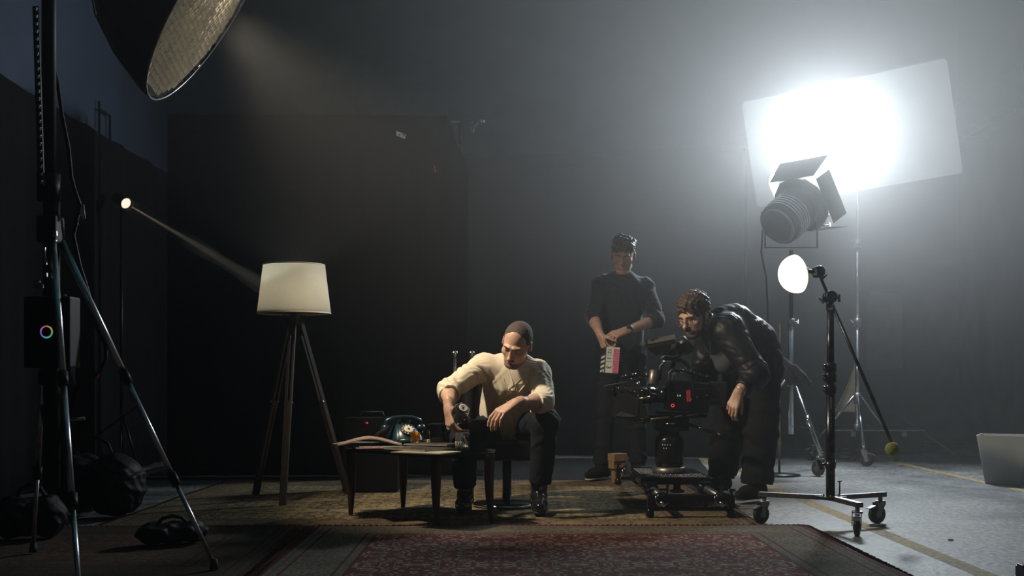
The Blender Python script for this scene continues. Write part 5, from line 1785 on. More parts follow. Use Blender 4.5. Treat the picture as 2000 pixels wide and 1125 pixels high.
# top handle and posts
th_ = MB().tube([at(1288, 742, 6.84), at(1290, 716, 6.84), at(1300, 705, 6.84), at(1330, 703, 6.84), at(1342, 712, 6.84), at(1345, 728, 6.84)], 0.012, 10)
th_.build('top_handle', M_BLKPL, t)
# viewfinder arm, monitor, eyepiece
MB().cyl(at(1310, 705, 6.86), at(1325, 676, 6.86), 0.010).cyl(at(1302, 706, 6.86), at(1296, 676, 6.86), 0.008).build('monitor_arm', M_BLKGL, t)
ma, mb_ = at(1258, 670, 6.82), at(1316, 659, 6.82)
Rm = frame((mb_ - ma), (0, 1, 0))
mo = MB().bar(ma + Vector((0.01, 0.02, -0.022)), mb_ + Vector((0, 0.02, -0.022)), 0.03, 0.16, up=(0, 1, 0), bev=0.005)
mo = mo.build('monitor', M_BLKPL, t)
M_PALE = mat('pale_metal_edge', (0.55, 0.55, 0.50), 0.3, 0.8, color2=(0.08, 0.08, 0.08), scale=18, ramp=(0.44, 0.52))
MB().bar(ma + Vector((0, -0.055, 0.002)), mb_ + Vector((0, -0.055, 0.002)), 0.028, 0.016, up=(0, 1, 0), bev=0.002).build('sunhood_edge', M_PALE, mo)
MB().quadslab([at(1262, 675, 6.76), at(1312, 672, 6.76), at(1308, 690, 6.78), at(1284, 694, 6.78)], (0, 0.10, 0)).build('sunhood', M_BLKPL, mo)
ev = MB().lathe([(0, -0.02), (0.045, -0.02), (0.058, 0.0), (0.060, 0.03), (0.048, 0.05), (0.040, 0.05), (0.036, 0.03), (0, 0.02)], at(1334, 678, 6.86), frame((0.55, -0.1, 0.45)), 36)
ev.lathe([(0, -0.12), (0.035, -0.12), (0.035, -0.02), (0, -0.02)], at(1334, 678, 6.86), frame((0.55, -0.1, 0.45)), 28)
ev.build('viewfinder', M_BLKPL, t)
MB().cyl(at(1318, 700, 6.87), at(1330, 690, 6.87), 0.012).cyl(at(1318, 700, 6.87), at(1312, 722, 6.87), 0.014).build('viewfinder_bracket', M_BLKGL, t)
# cable arcs
for pts, r in ((((1305, 742), (1306, 728), (1313, 720), (1318, 727)), 0.0022), (((1312, 742), (1315, 730), (1320, 728), (1322, 734)), 0.0022),
               (((1328, 727), (1340, 730), (1350, 741), (1354, 756), (1352, 772)), 0.0035), (((1264, 745), (1265, 758), (1272, 768), (1285, 772), (1300, 770)), 0.0035), (((1290, 700), (1300, 694), (1314, 697), (1326, 693)), 0.0025)):
    MB().tube([at(x, y, 6.745) for x, y in pts], r, 8).build('cable', M_BLKPL if r > .003 else M_GREY, t)
sw = MB().bar(at(1317, 733, 6.75), at(1320, 727, 6.75), 0.006, 0.006)
sw.build('red_plug', mat('red_plug_plastic', (0.4, 0.04, 0.03), 0.5), t)
# illuminated marks on the side
Rx = Matrix.Rotation(PI / 2, 3, 'X')
M_REDD = mat('dim_red_lettering', (0.25, 0.02, 0.03), 0.5, emit=(0.9, 0.06, 0.10), estr=0.09)
q = at(1343, 773, 6.753)
MB().box((q.x + 0.006, 6.757, q.z), (0.024, 0.004, 0.068), Matrix.Rotation(-0.06, 3, 'Y')).build('red_side_strip', M_REDD, t)
m = MB()
for k in range(9):
    m.box((q.x + 0.003 + 0.006 * (k % 2), 6.7545, q.z + 0.027 - k * 0.0068), (0.010, 0.001, 0.0022))
m.build('strip_markings', M_BLKPL, t)
M_WLED = mat('white_readout', (0.1, 0.1, 0.1), 0.5, emit=(0.85, 0.95, 1.0), estr=0.8)
q = at(1326, 773, 6.752)
MB().text('1 4', 0.017, (q.x, 6.752, q.z), Rx, 0.0008).build('white_readout', M_WLED, t)
q = at(1314, 792, 6.752)
MB().tube([(q.x + 0.0085 * math.cos(a), 6.752, q.z + 0.0085 * math.sin(a)) for a in [k * 2 * PI / 28 for k in range(28)]], 0.0016, 6, closed=True).build('red_record_ring', M_RED, t)

# ================================================================== WOODEN BLOCKS beside the slider
M_PINE = mat('pale_pine', (0.30, 0.185, 0.085), 0.7, color2=(0.17, 0.10, 0.045), scale=7, stretch=(3, 14, 14), bump=0.1)
by = 8.05
for (x0, x1, ya, yb, lab, rz_) in ((1194, 1216, 945, 915, 'small wooden block standing upright, lowest of the stack left of the slider', 0.35),
                                   (1188, 1221, 915, 900, 'wooden block in the middle of the small stack left of the slider', 0.45),
                                   (1187, 1225, 900, 885.5, 'wooden block topmost of the small stack left of the slider', 0.5)):
    xa, xb = at(x0, 0, by).x, at(x1, 0, by).x
    zb_ = max(0.0, CH - (ya - HZ) * by / F) if ya < 945 else 0.0115
    zt_ = CH - (yb - HZ) * by / F
    o = MB().box(((xa + xb) / 2, by, (zb_ + zt_) / 2), ((xb - xa) * 0.80, (xb - xa) * 0.62, zt_ - zb_ - 0.0006), Matrix.Rotation(rz_, 3, 'Z'), bev=0.002).build('wooden_block', M_PINE)
    tag(o, lab, 'block', 'wooden blocks beside the slider')

# ================================================================== PEOPLE
def V3(*a):
    return Vector(a)


def orth(y, z0):
    """right-handed frame with y = given, z close to z0; columns x, y, z"""
    y = Vector(y).normalized()
    x = y.cross(Vector(z0)).normalized()
    z = x.cross(y)
    return Matrix((x, y, z)).transposed()


def head_shape(g, C, R, s=1.0, jaw=1.0, nose=1.0):
    P = lambda x, y, z: C + R @ Vector((x * s, y * s, z * s))
    r = lambda *a: tuple(v * s for v in a)
    g.ell(P(0, -.012, .036), r(.0745, .094, .082), R, .02)
    g.ell(P(0, .022, -.012), r(.066, .072, .080), R, .02)
    g.ell(P(0, .040, -.066), r(.052 * jaw, .050, .046), R, .03)
    g.ell(P(0, .077, -.100), r(.026 * jaw, .020, .018), R, .02)
    for sx in (-1, 1):
        g.ell(P(sx * .045, .060, -.022), r(.020, .020, .018), R, .02)
        g.cap(P(sx * .048, .0, -.075), P(sx * .025, .070, -.102), .016 * s, .013 * s, .02)
        g.ell(P(sx * .031, .101, .004), r(.017, .013, .011), R, .010, 's')
        g.ell(P(sx * .031, .078, .003), r(.0125, .0125, .0115), R, .004)
        g.cap(P(sx * .014, .094, .025), P(sx * .044, .080, .024), .0085 * s, .007 * s, .012)
        # ears
        g.ell(P(sx * .079, -.008, -.004), r(.009, .018, .030), R @ Euler((0.15, 0, sx * -0.35)).to_matrix(), .006)
        g.ell(P(sx * .087, -.004, -.002), r(.005, .010, .018), R, .004, 's')
        g.ell(P(sx * .010, .104, -.036), r(.007, .008, .006), R, .006)
    g.cap(P(0, .090, .020), P(0, .108, -.018), .0085 * s, .0105 * s, .012)
    g.ell(P(0, .115 * (1 + .02 * nose), -.030), r(.012, .013, .010), R, .008)
    g.ell(P(0, .093, -.060), r(.023, .010, .0055), R, .005)
    g.ell(P(0, .091, -.072), r(.019, .010, .0060), R, .005)
    g.cap(P(-.020, .099, -.0655), P(.020, .099, -.0655), .0018 * s, None, .003, None, 's')


def face_bits(parent, C, R, s, hairmat, browc=True):
    P = lambda x, y, z: C + R @ Vector((x * s, y * s, z * s))
    for sx in (-1, 1):
        MB().tube([P(sx * .012, .1015, .022), P(sx * .026, .1015, .027), P(sx * .040, .093, .026), P(sx * .050, .082, .019)], [.0028 * s, .0042 * s, .0036 * s, .0018 * s], 8).build('eyebrow', hairmat, parent)
        MB().tube([P(sx * .020, .0885, .0005), P(sx * .031, .0925, -.004), P(sx * .043, .0865, .0000)], .0008 * s, 6).build('eyelashes', hairmat, parent)


def hand_shape(g, W, R, sign, curls, thumb=(35, 20), s=1.0, spread=4.0):
    """R columns: x, y = along the hand, z = back; thumb on the sign*x side"""
    P = lambda x, y, z: W + R @ Vector((x * s, y * s, z * s))
    xs = [sign * v for v in (.029, .010, -.009, -.027)]
    ys = [.088, .092, .087, .078]
    ln = [(.042, .025, .020), (.046, .029, .021), (.042, .027, .020), (.033, .020, .017)]
    rd = [.0088, .0090, .0086, .0076]
    for i in range(4):
        g.cap(P(xs[i] * .5, .008, 0), P(xs[i], ys[i], 0), .0145 * s, .0105 * s, .012)
    g.cap(P(0, -.03, 0), P(0, .02, 0), .024 * s, .021 * s, .02, (R @ Vector((0, 0, 1)), .72))
    for i in range(4):
        p = Vector((xs[i], ys[i], 0))
        a = 0
        sp = math.radians(spread * (1.5 - i)) * sign
        for j in range(3):
            a += math.radians(curls[i][j])
            d = Vector((math.sin(sp) * math.cos(a), math.cos(sp) * math.cos(a), -math.sin(a)))
            q = p + d * ln[i][j]
            g.cap(P(*p), P(*q), (rd[i] - .0006 * j) * s, (rd[i] - .0006 * (j + 1)) * s, .0025)
            p = q
    # thumb leaves the side of the palm near its base
    a1, a2 = math.radians(thumb[0]), math.radians(thumb[1])
    p = Vector((sign * .018, .018, -.004))
    d = Vector((sign * math.sin(a1), math.cos(a1), -math.sin(a2))).normalized()
    q = p + d * .042
    g.cap(P(*p), P(*q), .0150 * s, .0110 * s, .008)
    d2 = Vector((sign * math.sin(a1 * .5), math.cos(a1 * .5), -math.sin(a2 * 1.6))).normalized()
    q2 = q + d2 * .031
    g.cap(P(*q), P(*q2), .0105 * s, .0095 * s, .003)
    q3 = q2 + (d2 + Vector((0, 0, -.25))).normalized() * .024
    g.cap(P(*q2), P(*q3), .0095 * s, .0075 * s, .003)


def wrinkle(amp, f1=130, f2=210, d1=(1, .3, 1), d2=(-.6, 1, .8), seed=0.0, soft=1.0):
    """cloth creases: soft broad folds plus sharper bent ridges that come and go"""
    a, b = nv(d1), nv(d2)
    a /= np.linalg.norm(a); b /= np.linalg.norm(b)

    def fn(P):
        x, y, z = P[:, 0], P[:, 1], P[:, 2]
        w1 = .020 * np.sin(x * 23 + 2 * np.sin(z * 17 + seed)) + .018 * np.sin(z * 29 + y * 21 + seed)
        w2 = .022 * np.sin(y * 27 + x * 15 + seed * 2) + .016 * np.sin(z * 33 - x * 19)
        u, v = P @ a + w1, P @ b + w2
        m1 = np.clip(.5 + .9 * np.sin(x * 15 + z * 21 + seed) * np.sin(y * 19 - z * 9 + seed * 1.7), 0, 1)
        m2 = np.clip(.5 + .9 * np.sin(x * 19 - z * 13 + seed * 2.1) * np.sin(y * 13 + z * 17 + seed), 0, 1)
        r1 = 1 - 2 * np.abs(np.sin(u * f1 * .5))
        r2 = 1 - 2 * np.abs(np.sin(v * f2 * .5))
        return amp * (.75 * r1 * m1 + .5 * r2 * m2) + amp * .5 * soft * np.sin(u * 46 + seed) 
    return fn


def hairnoise(amp, f):
    def fn(P):
        return amp * (np.sin(P[:, 0] * f + 3 * np.sin(P[:, 2] * f * .4)) * np.sin(P[:, 1] * f * 1.1 + 2 * np.sin(P[:, 0] * f * .5)) + .5 * np.sin(P[:, 2] * f * 2.1 + P[:, 0] * f)) * 1.3
    return fn


def cuff_cut(g, p, d, r=0.09):
    """removes everything beyond p along d (clean sleeve or hem end)"""
    d = Vector(d).normalized()
    R = frame(d)
    g.box(Vector(p) + d * 0.08, (r, r, 0.08), R, 0.004, 's')


def skin(name, c, c2):
    m_ = mat(name, c, 0.45, color2=c2, scale=30, bump=0.08, bscale=120)
    b_ = m_.node_tree.nodes['Principled BSDF']
    b_.inputs['Subsurface Weight'].default_value = 0.0
    return m_


def lerp(a, b, t_):
    return Vector(a).lerp(Vector(b), t_)


M_SKIN = skin('warm_skin', (0.56, 0.36, 0.27), (0.46, 0.27, 0.19))
M_SKIN2 = skin('fair_skin', (0.52, 0.32, 0.24), (0.42, 0.24, 0.17))
M_HAIRD = mat('cropped_dark_hair', (0.085, 0.062, 0.048), 0.8, var=0.4, scale=160, bump=0.5)
M_HAIRB = mat('brown_hair', (0.085, 0.052, 0.033), 0.5, var=0.5, scale=120, bump=0.6)
M_STUB = mat('grey_stubble', (0.27, 0.175, 0.125), 0.8, var=0.5, scale=320, bump=0.5)
M_SHIRT = mat('cream_linen_shirt', (0.66, 0.58, 0.44), 0.85, var=0.08, scale=60, bump=0.10, bscale=500, sheen=0.1)
M_DENIM = mat('dark_denim', (0.009, 0.012, 0.017), 0.8, var=0.4, scale=80, bump=0.12, spec=0.2)
M_BOOT = mat('polished_black_boot', (0.012, 0.012, 0.013), 0.18, var=0.2, scale=30, coat=0.5)
M_SOLE = mat('black_sole', (0.015, 0.014, 0.013), 0.7)
M_NAVY = mat('navy_knit', (0.016, 0.020, 0.028), 0.9, var=0.25, scale=90, bump=0.15, sheen=0.3, spec=0.2)
M_TROU = mat('black_trousers', (0.008, 0.009, 0.011), 0.85, var=0.3, scale=60, bump=0.12, spec=0.2)
M_JACKET = mat('black_leather_jacket', (0.007, 0.008, 0.009), 0.5, var=0.3, scale=25, bump=0.12, spec=0.35)


def boot(parent, an, toe, mat_, h=0.20, nm='boot', sole=None, solemat=None):
    g = SDF()
    an, toe = Vector(an), Vector(toe)
    d = Vector((toe.x - an.x, toe.y - an.y, 0)).normalized()
    zb = 0.012 + (0.021 if sole is None else sole)
    heel = Vector((an.x, an.y, zb + .034)) - d * .035
    g.cap(heel, Vector((an.x, an.y, h)), .042, .052, .02)
    g.cap(heel, Vector((an.x, an.y, zb + .03)) + d * .12, .038, .040, .03)
    g.cap(Vector((an.x, an.y, zb + .055)), Vector((an.x, an.y, zb + .03)) + d * .11, .038, .032, .03)
    g.cap(Vector((an.x, an.y, zb + .028)) + d * .12, Vector((an.x, an.y, zb + .024)) + d * .185, .040, .028, .02)
    g.box((an.x, an.y, zb - .10), (.5, .5, .10), None, .003, 's')
    b_ = g.mesh(nm, .005, mat_, parent)
    g = SDF()
    g.cap(Vector((an.x, an.y, zb)) - d * .045, Vector((an.x, an.y, zb)) + d * .03, .036, .034, .02)
    g.cap(Vector((an.x, an.y, zb)) + d * .03, Vector((an.x, an.y, zb)) + d * .17, .040, .034, .02)
    g.box((an.x, an.y, zb + .10), (.5, .5, .10), None, .002, 's')
    g.box((an.x, an.y, zb - .11), (.5, .5, .10), None, .002, 's')
    g.mesh('sole', .004, solemat or M_SOLE, b_)
    return b_


# ------------------------------------------------------------------ 1. seated man pouring
A = {}
A['pel'] = V3(-.035, 6.64, .465)
A['wst'] = V3(-.03, 6.58, .575)
A['che'] = V3(-.012, 6.47, .755)
A['nkb'] = V3(.005, 6.44, .852)
A['shR'], A['shL'] = V3(-.165, 6.42, .822), V3(.155, 6.46, .785)
A['elR'], A['wrR'] = V3(-.345, 6.20, .690), V3(-.328, 5.975, .618)
A['elL'], A['wrL'] = V3(.172, 6.20, .625), V3(.022, 6.03, .622)
A['hiR'], A['hiL'] = V3(-.12, 6.60, .455), V3(.06, 6.62, .465)
A['knR'], A['knL'] = V3(-.262, 6.24, .425), V3(.182, 6.25, .515)
A['anR'], A['anL'] = V3(-.262, 6.36, .10), V3(.150, 6.32, .10)
A['toR'], A['toL'] = V3(-.27, 6.15, 0), V3(.150, 6.13, 0)
HA = at(1010, 671, 6.26)
RA = orth((-.34, -.74, -.50), (.24, -.1, 1))
t = thing('person', (A['pel'].x, A['pel'].y, 0), 'seated man in a cream rolled-sleeve shirt bending forward to pour from a decanter', 'person')
PA = t
g = SDF()
fd = (0.0, -.75, .6)
g.cap(A['pel'], A['wst'], .125, .115, .04, (fd, .72))
g.cap(A['wst'], A['che'], .118, .135, .05, (fd, .70))
g.cap(A['shR'] + V3(.05, 0, -.02), A['shL'] + V3(-.05, 0, -.02), .075, .075, .05)
g.cap(A['nkb'], HA + RA @ V3(0, -.02, -.05), .056, .053, .03)
head_shape(g, HA, RA, 1.0)
for s_ in 'RL':
    g.cap(A['sh' + s_], A['el' + s_], .052, .040, .03)
    g.cap(A['el' + s_], lerp(A['el' + s_], A['wr' + s_], .35), .040, .040, .02)
    g.cap(lerp(A['el' + s_], A['wr' + s_], .35), A['wr' + s_], .041, .0265, .02)
    g.cap(A['hi' + s_], A['kn' + s_], .078, .052, .03)
    g.cap(A['kn' + s_], A['an' + s_], .048, .026, .02)
    g.cap(A['an' + s_] + V3(0, 0, -.01), lerp(A['an' + s_], A['to' + s_] + V3(0, 0, .05), .55), .022, .018, .01)
DB, DM = at(905, 797, 5.90), at(877, 836, 6.05)        # decanter base and mouth
dax = (DM - DB).normalized()
Rh = orth((.12, -.30, -.95), (-.86, -.46, .10))
hand_shape(g, A['wrR'] + V3(-.006, -.006, -.012), Rh, -1, [(38, 38, 22), (44, 40, 24), (46, 42, 24), (50, 44, 26)], (52, 38), 1.14)
Rl_ = orth((-.74, -.36, -.42), (-.30, -.50, .9))
hand_shape(g, A['wrL'] + V3(-.004, 0, 0), Rl_, 1, [(26, 26, 14), (34, 24, 14), (30, 28, 16), (26, 30, 16)], (28, 36), 1.14, 6)
g.mesh('body', .0042, M_SKIN, t)
# shirt
g = SDF()
g.cap(A['pel'] + V3(0, -.01, .015), A['wst'], .150, .142, .05, (fd, .80))
g.cap(A['wst'], A['che'], .142, .152, .06, (fd, .76))
g.cap(A['shR'] + V3(.03, 0, -.012), A['shL'] + V3(-.03, 0, -.012), .083, .083, .05)
g.cap(A['nkb'] + V3(-.05, 0, -.03), A['nkb'] + V3(.05, 0, -.03), .06, .06, .04)
for s_ in 'RL':
    g.cap(A['sh' + s_], A['el' + s_], .068, .060, .035)
    e2 = lerp(A['el' + s_], A['wr' + s_], .38 if s_ == 'R' else .30)
    g.cap(A['el' + s_], e2, .057, .053, .02)
    g.cap(lerp(A['el' + s_], e2, .62), e2, .060, .056, .008)
    cuff_cut(g, e2, A['wr' + s_] - A['el' + s_])
g.ell(A['nkb'] + V3(-.004, -.02, .085), (.062, .058, .085), None, .012, 's')
g.cap(A['nkb'] + V3(-.006, -.09, .03), A['nkb'] + V3(-.012, -.150, -.070), .034, .008, .008, None, 's')
wa = wrinkle(.0060, 115, 200, (1, .2, .35), (-.5, .9, .9), 1.0, .7)
g.mesh('shirt', .0052, M_SHIRT, t, wa)
# collar flaps, placket and buttons follow the surface of the shirt
shirt = [c_ for c_ in t.children if c_.name.startswith('shirt')][0]


def ribbon(mb, o, pts, w, th, off=0.001):
    """cloth strip laid along pixel path pts on the surface of o"""
    ps = [on_surf(o, x, y, off) for x, y in pts]
    ps = [p for p in ps if p is not None]
    for a, b in zip(ps, ps[1:]):
        mb.bar(a, b + (b - a) * .15, w, th, up=(0, 1, .3))
    return mb


ribbon(MB(), shirt, [(1002 - .5 * k + .012 * k * k * -1, 752 + 5.0 * k) for k in range(13)], .024, .004).build('placket', M_SHIRT, t)
for (x, y) in ((1000, 762), (983 + 8, 784), (985, 806)):
    p = on_surf(shirt, x, y, .004)
    if p is not None:
        MB().cyl(p, p + V3(0, -.004, .002), .0055, n=12).build('button', M_PACK, t)


def flap(name, pts, th=.004, off=.010):
    ps = []
    for (x, y, e) in pts:
        p = on_surf(shirt, x, y, off + e)
        if p is None:
            p = at(x, y, 6.32)
        ps.append(p)
    MB().quadslab(ps, V3(0, th, 0)).build(name, M_SHIRT, t)


for nm_, pts in (('collar_flap', ((984, 700), (991, 712), (1003, 752), (993, 762), (984, 744))), ('collar_flap', ((1038, 722), (1030, 728), (1006, 752), (1012, 768), (1030, 748)))):
    zz = [on_surf(shirt, x, y) for x, y in pts]
    dmin = min([z.y for z in zz if z is not None] + [6.36])
    MB().quadslab([(z if z is not None else at(x, y, dmin)) + V3(0, -.007, .002) for (x, y), z in zip(pts, zz)], V3(0, .004, 0)).build(nm_, M_SHIRT, t)
# trousers
g = SDF()
g.cap(A['hiR'] + V3(.02, .02, 0), A['hiL'] + V3(-.02, .02, 0), .125, .125, .05)
for s_ in 'RL':
    g.cap(A['hi' + s_], A['kn' + s_], .088, .076, .04)
    g.cap(A['kn' + s_], lerp(A['kn' + s_], A['an' + s_], .82), .075, .062, .03)
    cuff_cut(g, lerp(A['kn' + s_], A['an' + s_], .82), A['an' + s_] - A['kn' + s_])
g.mesh('trousers', .0065, M_DENIM, t, wrinkle(.0045, 100, 150, (.2, 1, .6), (1, .2, -.5), 3.0))
for s_ in 'RL':
    boot(t, A['an' + s_], A['to' + s_], M_BOOT)
# hair, stubble
P_ = lambda x, y, z: HA + RA @ V3(x, y, z)
g = SDF()
g.ell(P_(0, -.014, .036), (.0770, .0970, .0850), RA, .01)
g.ell(P_(0, -.045, -.01), (.070, .060, .060), RA, .02)
g.ell(P_(0, .088, .006), (.066, .080, .106), RA, .012, 's')
g.ell(P_(-.045, .085, .050), (.030, .050, .040), RA, .012, 's')
g.ell(P_(.045, .085, .050), (.030, .050, .040), RA, .012, 's')
for sx in (-1, 1):
    g.ell(P_(sx * .083, -.005, -.010), (.016, .026, .036), RA, .004, 's')
g.box(P_(0, 0, -.13), (.12, .2, .085), RA, .01, 's')
g.mesh('hair', .0034, M_HAIRD, t, hairnoise(.0008, 420))
g = SDF()
g.ell(P_(0, .040, -.066), (.0535, .0515, .0478), RA, .03)
g.ell(P_(0, .077, -.100), (.0275, .0215, .0195), RA, .02)
for sx in (-1, 1):
    g.cap(P_(sx * .050, .0, -.075), P_(sx * .025, .070, -.102), .0165, .0150, .02)
g.ell(P_(0, .10, -.066), (.025, .030, .009), RA, .006, 's')
g.box(P_(0, .02, .03), (.1, .12, .075), RA, .02, 's')
g.mesh('stubble', .0038, M_STUB, t)
MB().tube([P_(-.024, .1005, -.054), P_(0, .1065, -.050), P_(.024, .1005, -.054)], [.0035, .005, .0035], 8).build('moustache', M_STUB, t)
face_bits(t, HA, RA, 1.0, M_HAIRD)

# decanter in his hand, tilted over the glass
t = thing('decanter', DB + V3(0, 0, -.05), 'faceted crystal decanter with whisky, tilted in the hand of the seated man', 'decanter')
Rd2 = frame(dax)
L_ = (DM - DB).length
MB().lathe([(0, 0), (.030, 0), (.036, .004), (.046, .030), (.048, .055), (.040, .080), (.022, .105), (.0135, .125), (.013, L_ - .008), (.018, L_ - .002), (.016, L_), (.010, L_), (.009, .128), (.018, .103), (.035, .080), (.042, .055), (.040, .032), (.030, .012), (0, .010)], DB, Rd2, 36).build('decanter_body', M_CLEAR, t)
MB().lathe([(0, .070), (.037, .072), (.034, .081), (.0175, .102), (.009, .126), (.0085, L_ - .02), (0, L_ - .02)], DB, Rd2, 12).build('whisky', M_WHISKY, t)
MB().lathe([(.014, -.002), (.019, -.004), (.024, -.001), (.019, .001), (.014, .0005)], DB, Rd2, 32).lathe([(.008, -.002), (.010, -.003), (.0115, -.001), (.009, 0)], DB, Rd2, 20).build('base_rings', M_FROST, t)
m = MB()
for k in range(12):
    a = k * PI / 6
    m.tube([DB + Rd2 @ V3(r_ * math.cos(a), r_ * math.sin(a), z_) for r_, z_ in ((.037, .004), (.0465, .030), (.0485, .055), (.0405, .080), (.0225, .105))], .00035, 5)
m.build('facet_edges', M_FROST, t)

# ------------------------------------------------------------------ 2. standing man with the clapperboard
Bx, By = .80, 8.32
B = dict(pel=V3(.80, 8.34, .94), wst=V3(.80, 8.33, 1.08), che=V3(.80, 8.30, 1.34), nkb=V3(.80, 8.29, 1.485),
         shR=V3(.640, 8.29, 1.425), shL=V3(.975, 8.32, 1.415), elR=V3(.582, 8.18, 1.195), elL=V3(1.045, 8.22, 1.175),
         wrR=V3(.622, 8.00, 1.055), wrL=V3(.800, 8.02, 1.085), hiR=V3(.71, 8.34, .90), hiL=V3(.89, 8.34, .90),
         knR=V3(.68, 8.32, .50), knL=V3(.92, 8.36, .50), anR=V3(.66, 8.32, .10), anL=V3(.93, 8.40, .10),
         toR=V3(.54, 8.16, 0), toL=V3(1.00, 8.20, 0))
HB = V3(.805, 8.24, 1.640)
RB = orth((-.16, -.90, -.34), (.02, -.2, 1))
t = thing('person', (Bx, By, 0), 'standing man in a dark henley with pushed-up sleeves, holding the clapperboard', 'person')
g = SDF()
fd = (0, -1, 0)
g.cap(B['pel'], B['wst'], .135, .125, .05, (fd, .68))
g.cap(B['wst'], B['che'], .125, .150, .06, (fd, .66))
g.cap(B['shR'] + V3(.05, 0, -.01), B['shL'] + V3(-.05, 0, -.01), .072, .072, .06)
g.cap(B['nkb'], HB + RB @ V3(0, -.02, -.06), .056, .053, .03)
head_shape(g, HB, RB, 1.06, .95)
for s_ in 'RL':
    g.cap(B['sh' + s_], B['el' + s_], .050, .040, .03)
    g.cap(B['el' + s_], lerp(B['el' + s_], B['wr' + s_], .35), .040, .039, .02)
    g.cap(lerp(B['el' + s_], B['wr' + s_], .35), B['wr' + s_], .040, .027, .02)
    g.cap(B['hi' + s_], B['kn' + s_], .080, .052, .03)
    g.cap(B['kn' + s_], B['an' + s_], .048, .026, .02)
    g.cap(B['an' + s_] + V3(0, 0, -.01), lerp(B['an' + s_], B['to' + s_] + V3(0, 0, .05), .55), .022, .018, .01)
hand_shape(g, B['wrR'], orth((.28, -.35, -.85), (-.85, -.45, -.05)), -1, [(50, 60, 30), (55, 62, 30), (60, 62, 30), (62, 62, 30)], (40, 35), 1.05)
hand_shape(g, B['wrL'], orth((-.86, -.30, -.30), (-.15, -.75, .65)), 1, [(30, 50, 30), (45, 52, 30), (52, 55, 30), (58, 55, 30)], (30, 30), 1.05)
g.mesh('body', .005, M_SKIN2, t)
g = SDF()
g.cap(B['pel'] + V3(0, 0, .02), B['wst'], .150, .148, .05, (fd, .75))
g.cap(B['wst'], B['che'], .145, .166, .06, (fd, .72))
g.cap(B['shR'] + V3(.035, 0, -.005), B['shL'] + V3(-.035, 0, -.005), .080, .080, .06)
g.cap(B['nkb'] + V3(-.04, 0, -.02), B['nkb'] + V3(.04, 0, -.02), .062, .062, .05)
for s_ in 'RL':
    g.cap(B['sh' + s_], B['el' + s_], .066, .058, .035)
    e2 = lerp(B['el' + s_], B['wr' + s_], .26)
    g.cap(B['el' + s_], e2, .056, .050, .02)
    cuff_cut(g, e2, B['wr' + s_] - B['el' + s_])
g.box(B['pel'] + V3(0, 0, -.22), (.3, .3, .15), None, .01, 's')
g.mesh('henley', .0062, M_NAVY, t, wrinkle(.0045, 110, 170, (1, .1, .5), (.2, .5, 1), 5.0))
nb = B['nkb']
MB().sheet(lambda u, v: nb + V3((.063 + .006 * v) * math.sin(math.radians(-160 + 320 * u)), (.063 + .006 * v) * -math.cos(math.radians(-160 + 320 * u)) * -1 * -1, .050 - .034 * v + .010 * -math.cos(math.radians(-160 + 320 * u))), 36, 4, .004).build('collar_band', M_NAVY, t)
for k in range(3):
    p = lerp(nb + V3(0, -.105, -.07), B['che'] + V3(0, -.128, .03), k / 2)
    MB().cyl(p, p + V3(0, -.006, 0), .006, n=12).build('button', M_BLKPL, t)
g = SDF()
g.cap(B['hiR'] + V3(.03, 0, .05), B['hiL'] + V3(-.03, 0, .05), .125, .125, .05, (fd, .85))
for s_ in 'RL':
    g.cap(B['hi' + s_], B['kn' + s_], .096, .074, .04)
    g.cap(B['kn' + s_], lerp(B['kn' + s_], B['an' + s_], .93), .072, .066, .03)
    cuff_cut(g, lerp(B['kn' + s_], B['an' + s_], .93), V3(0, 0, -1))
g.mesh('jeans', .0075, M_DENIM, t, wrinkle(.004, 90, 130, (.2, .2, 1), (1, .2, .5), 8.0))
M_TRAINER = mat('white_trainer_sole', (0.55, 0.52, 0.44), 0.6, var=0.2, scale=30)
for s_ in 'RL':
    boot(t, B['an' + s_], B['to' + s_], M_TROU, .12, 'shoe', .018, M_TRAINER)
P_ = lambda x, y, z: HB + RB @ (V3(x, y, z) * 1.06)
g = SDF()
g.ell(P_(0, -.018, .046), (.084, .104, .092), RB, .01)
g.ell(P_(-.02, .045, .088), (.066, .058, .034), RB, .03)
g.ell(P_(.03, .055, .078), (.050, .050, .030), RB, .03)
g.ell(P_(0, .115, -.035), (.070, .075, .090), RB, .012, 's')
for sx in (-1, 1):
    g.ell(P_(sx * .092, .012, -.030), (.020, .040, .055), RB, .006, 's')
g.box(P_(0, 0, -.16), (.14, .2, .11), RB, .02, 's')
for k in range(26):
    a = k * 2.4; rr_ = .025 + .052 * ((k * 7) % 10) / 10
    q0 = P_(rr_ * math.cos(a), -.01 + rr_ * math.sin(a) * 1.1, .075 + .05 * (1 - (rr_ / .09) ** 2))
    g.cap(q0, q0 + RB @ V3(.02 * math.cos(a + 1.2), .028 + .012 * math.sin(a), .013 + .010 * math.sin(k * 1.7)), .017, .008, .012)
for k in range(7):
    x_ = -.055 + .018 * k
    g.cap(P_(x_, .075, .085), P_(x_ - .012 + .01 * (k % 3), .100 - abs(x_) * .35, .064 - .008 * (k % 2)), .013, .005, .008)
g.mesh('hair', .0048, M_HAIRB, t, hairnoise(.0030, 110))
face_bits(t, HB, RB, 1.06, M_HAIRB)
wq = lerp(B['elL'], B['wrL'], .90)
wd_ = (B['wrL'] - B['elL']).normalized()
m = MB().lathe([(.0335, -.011), (.036, -.010), (.036, .010), (.0335, .011), (.0335, -.011)], wq, frame(wd_), 30)
m.box(wq + V3(0, -.036, .012), (.034, .012, .034), frame(V3(0, -1, .4)), bev=.003)
m.build('wrist_watch', M_BLKPL, t)

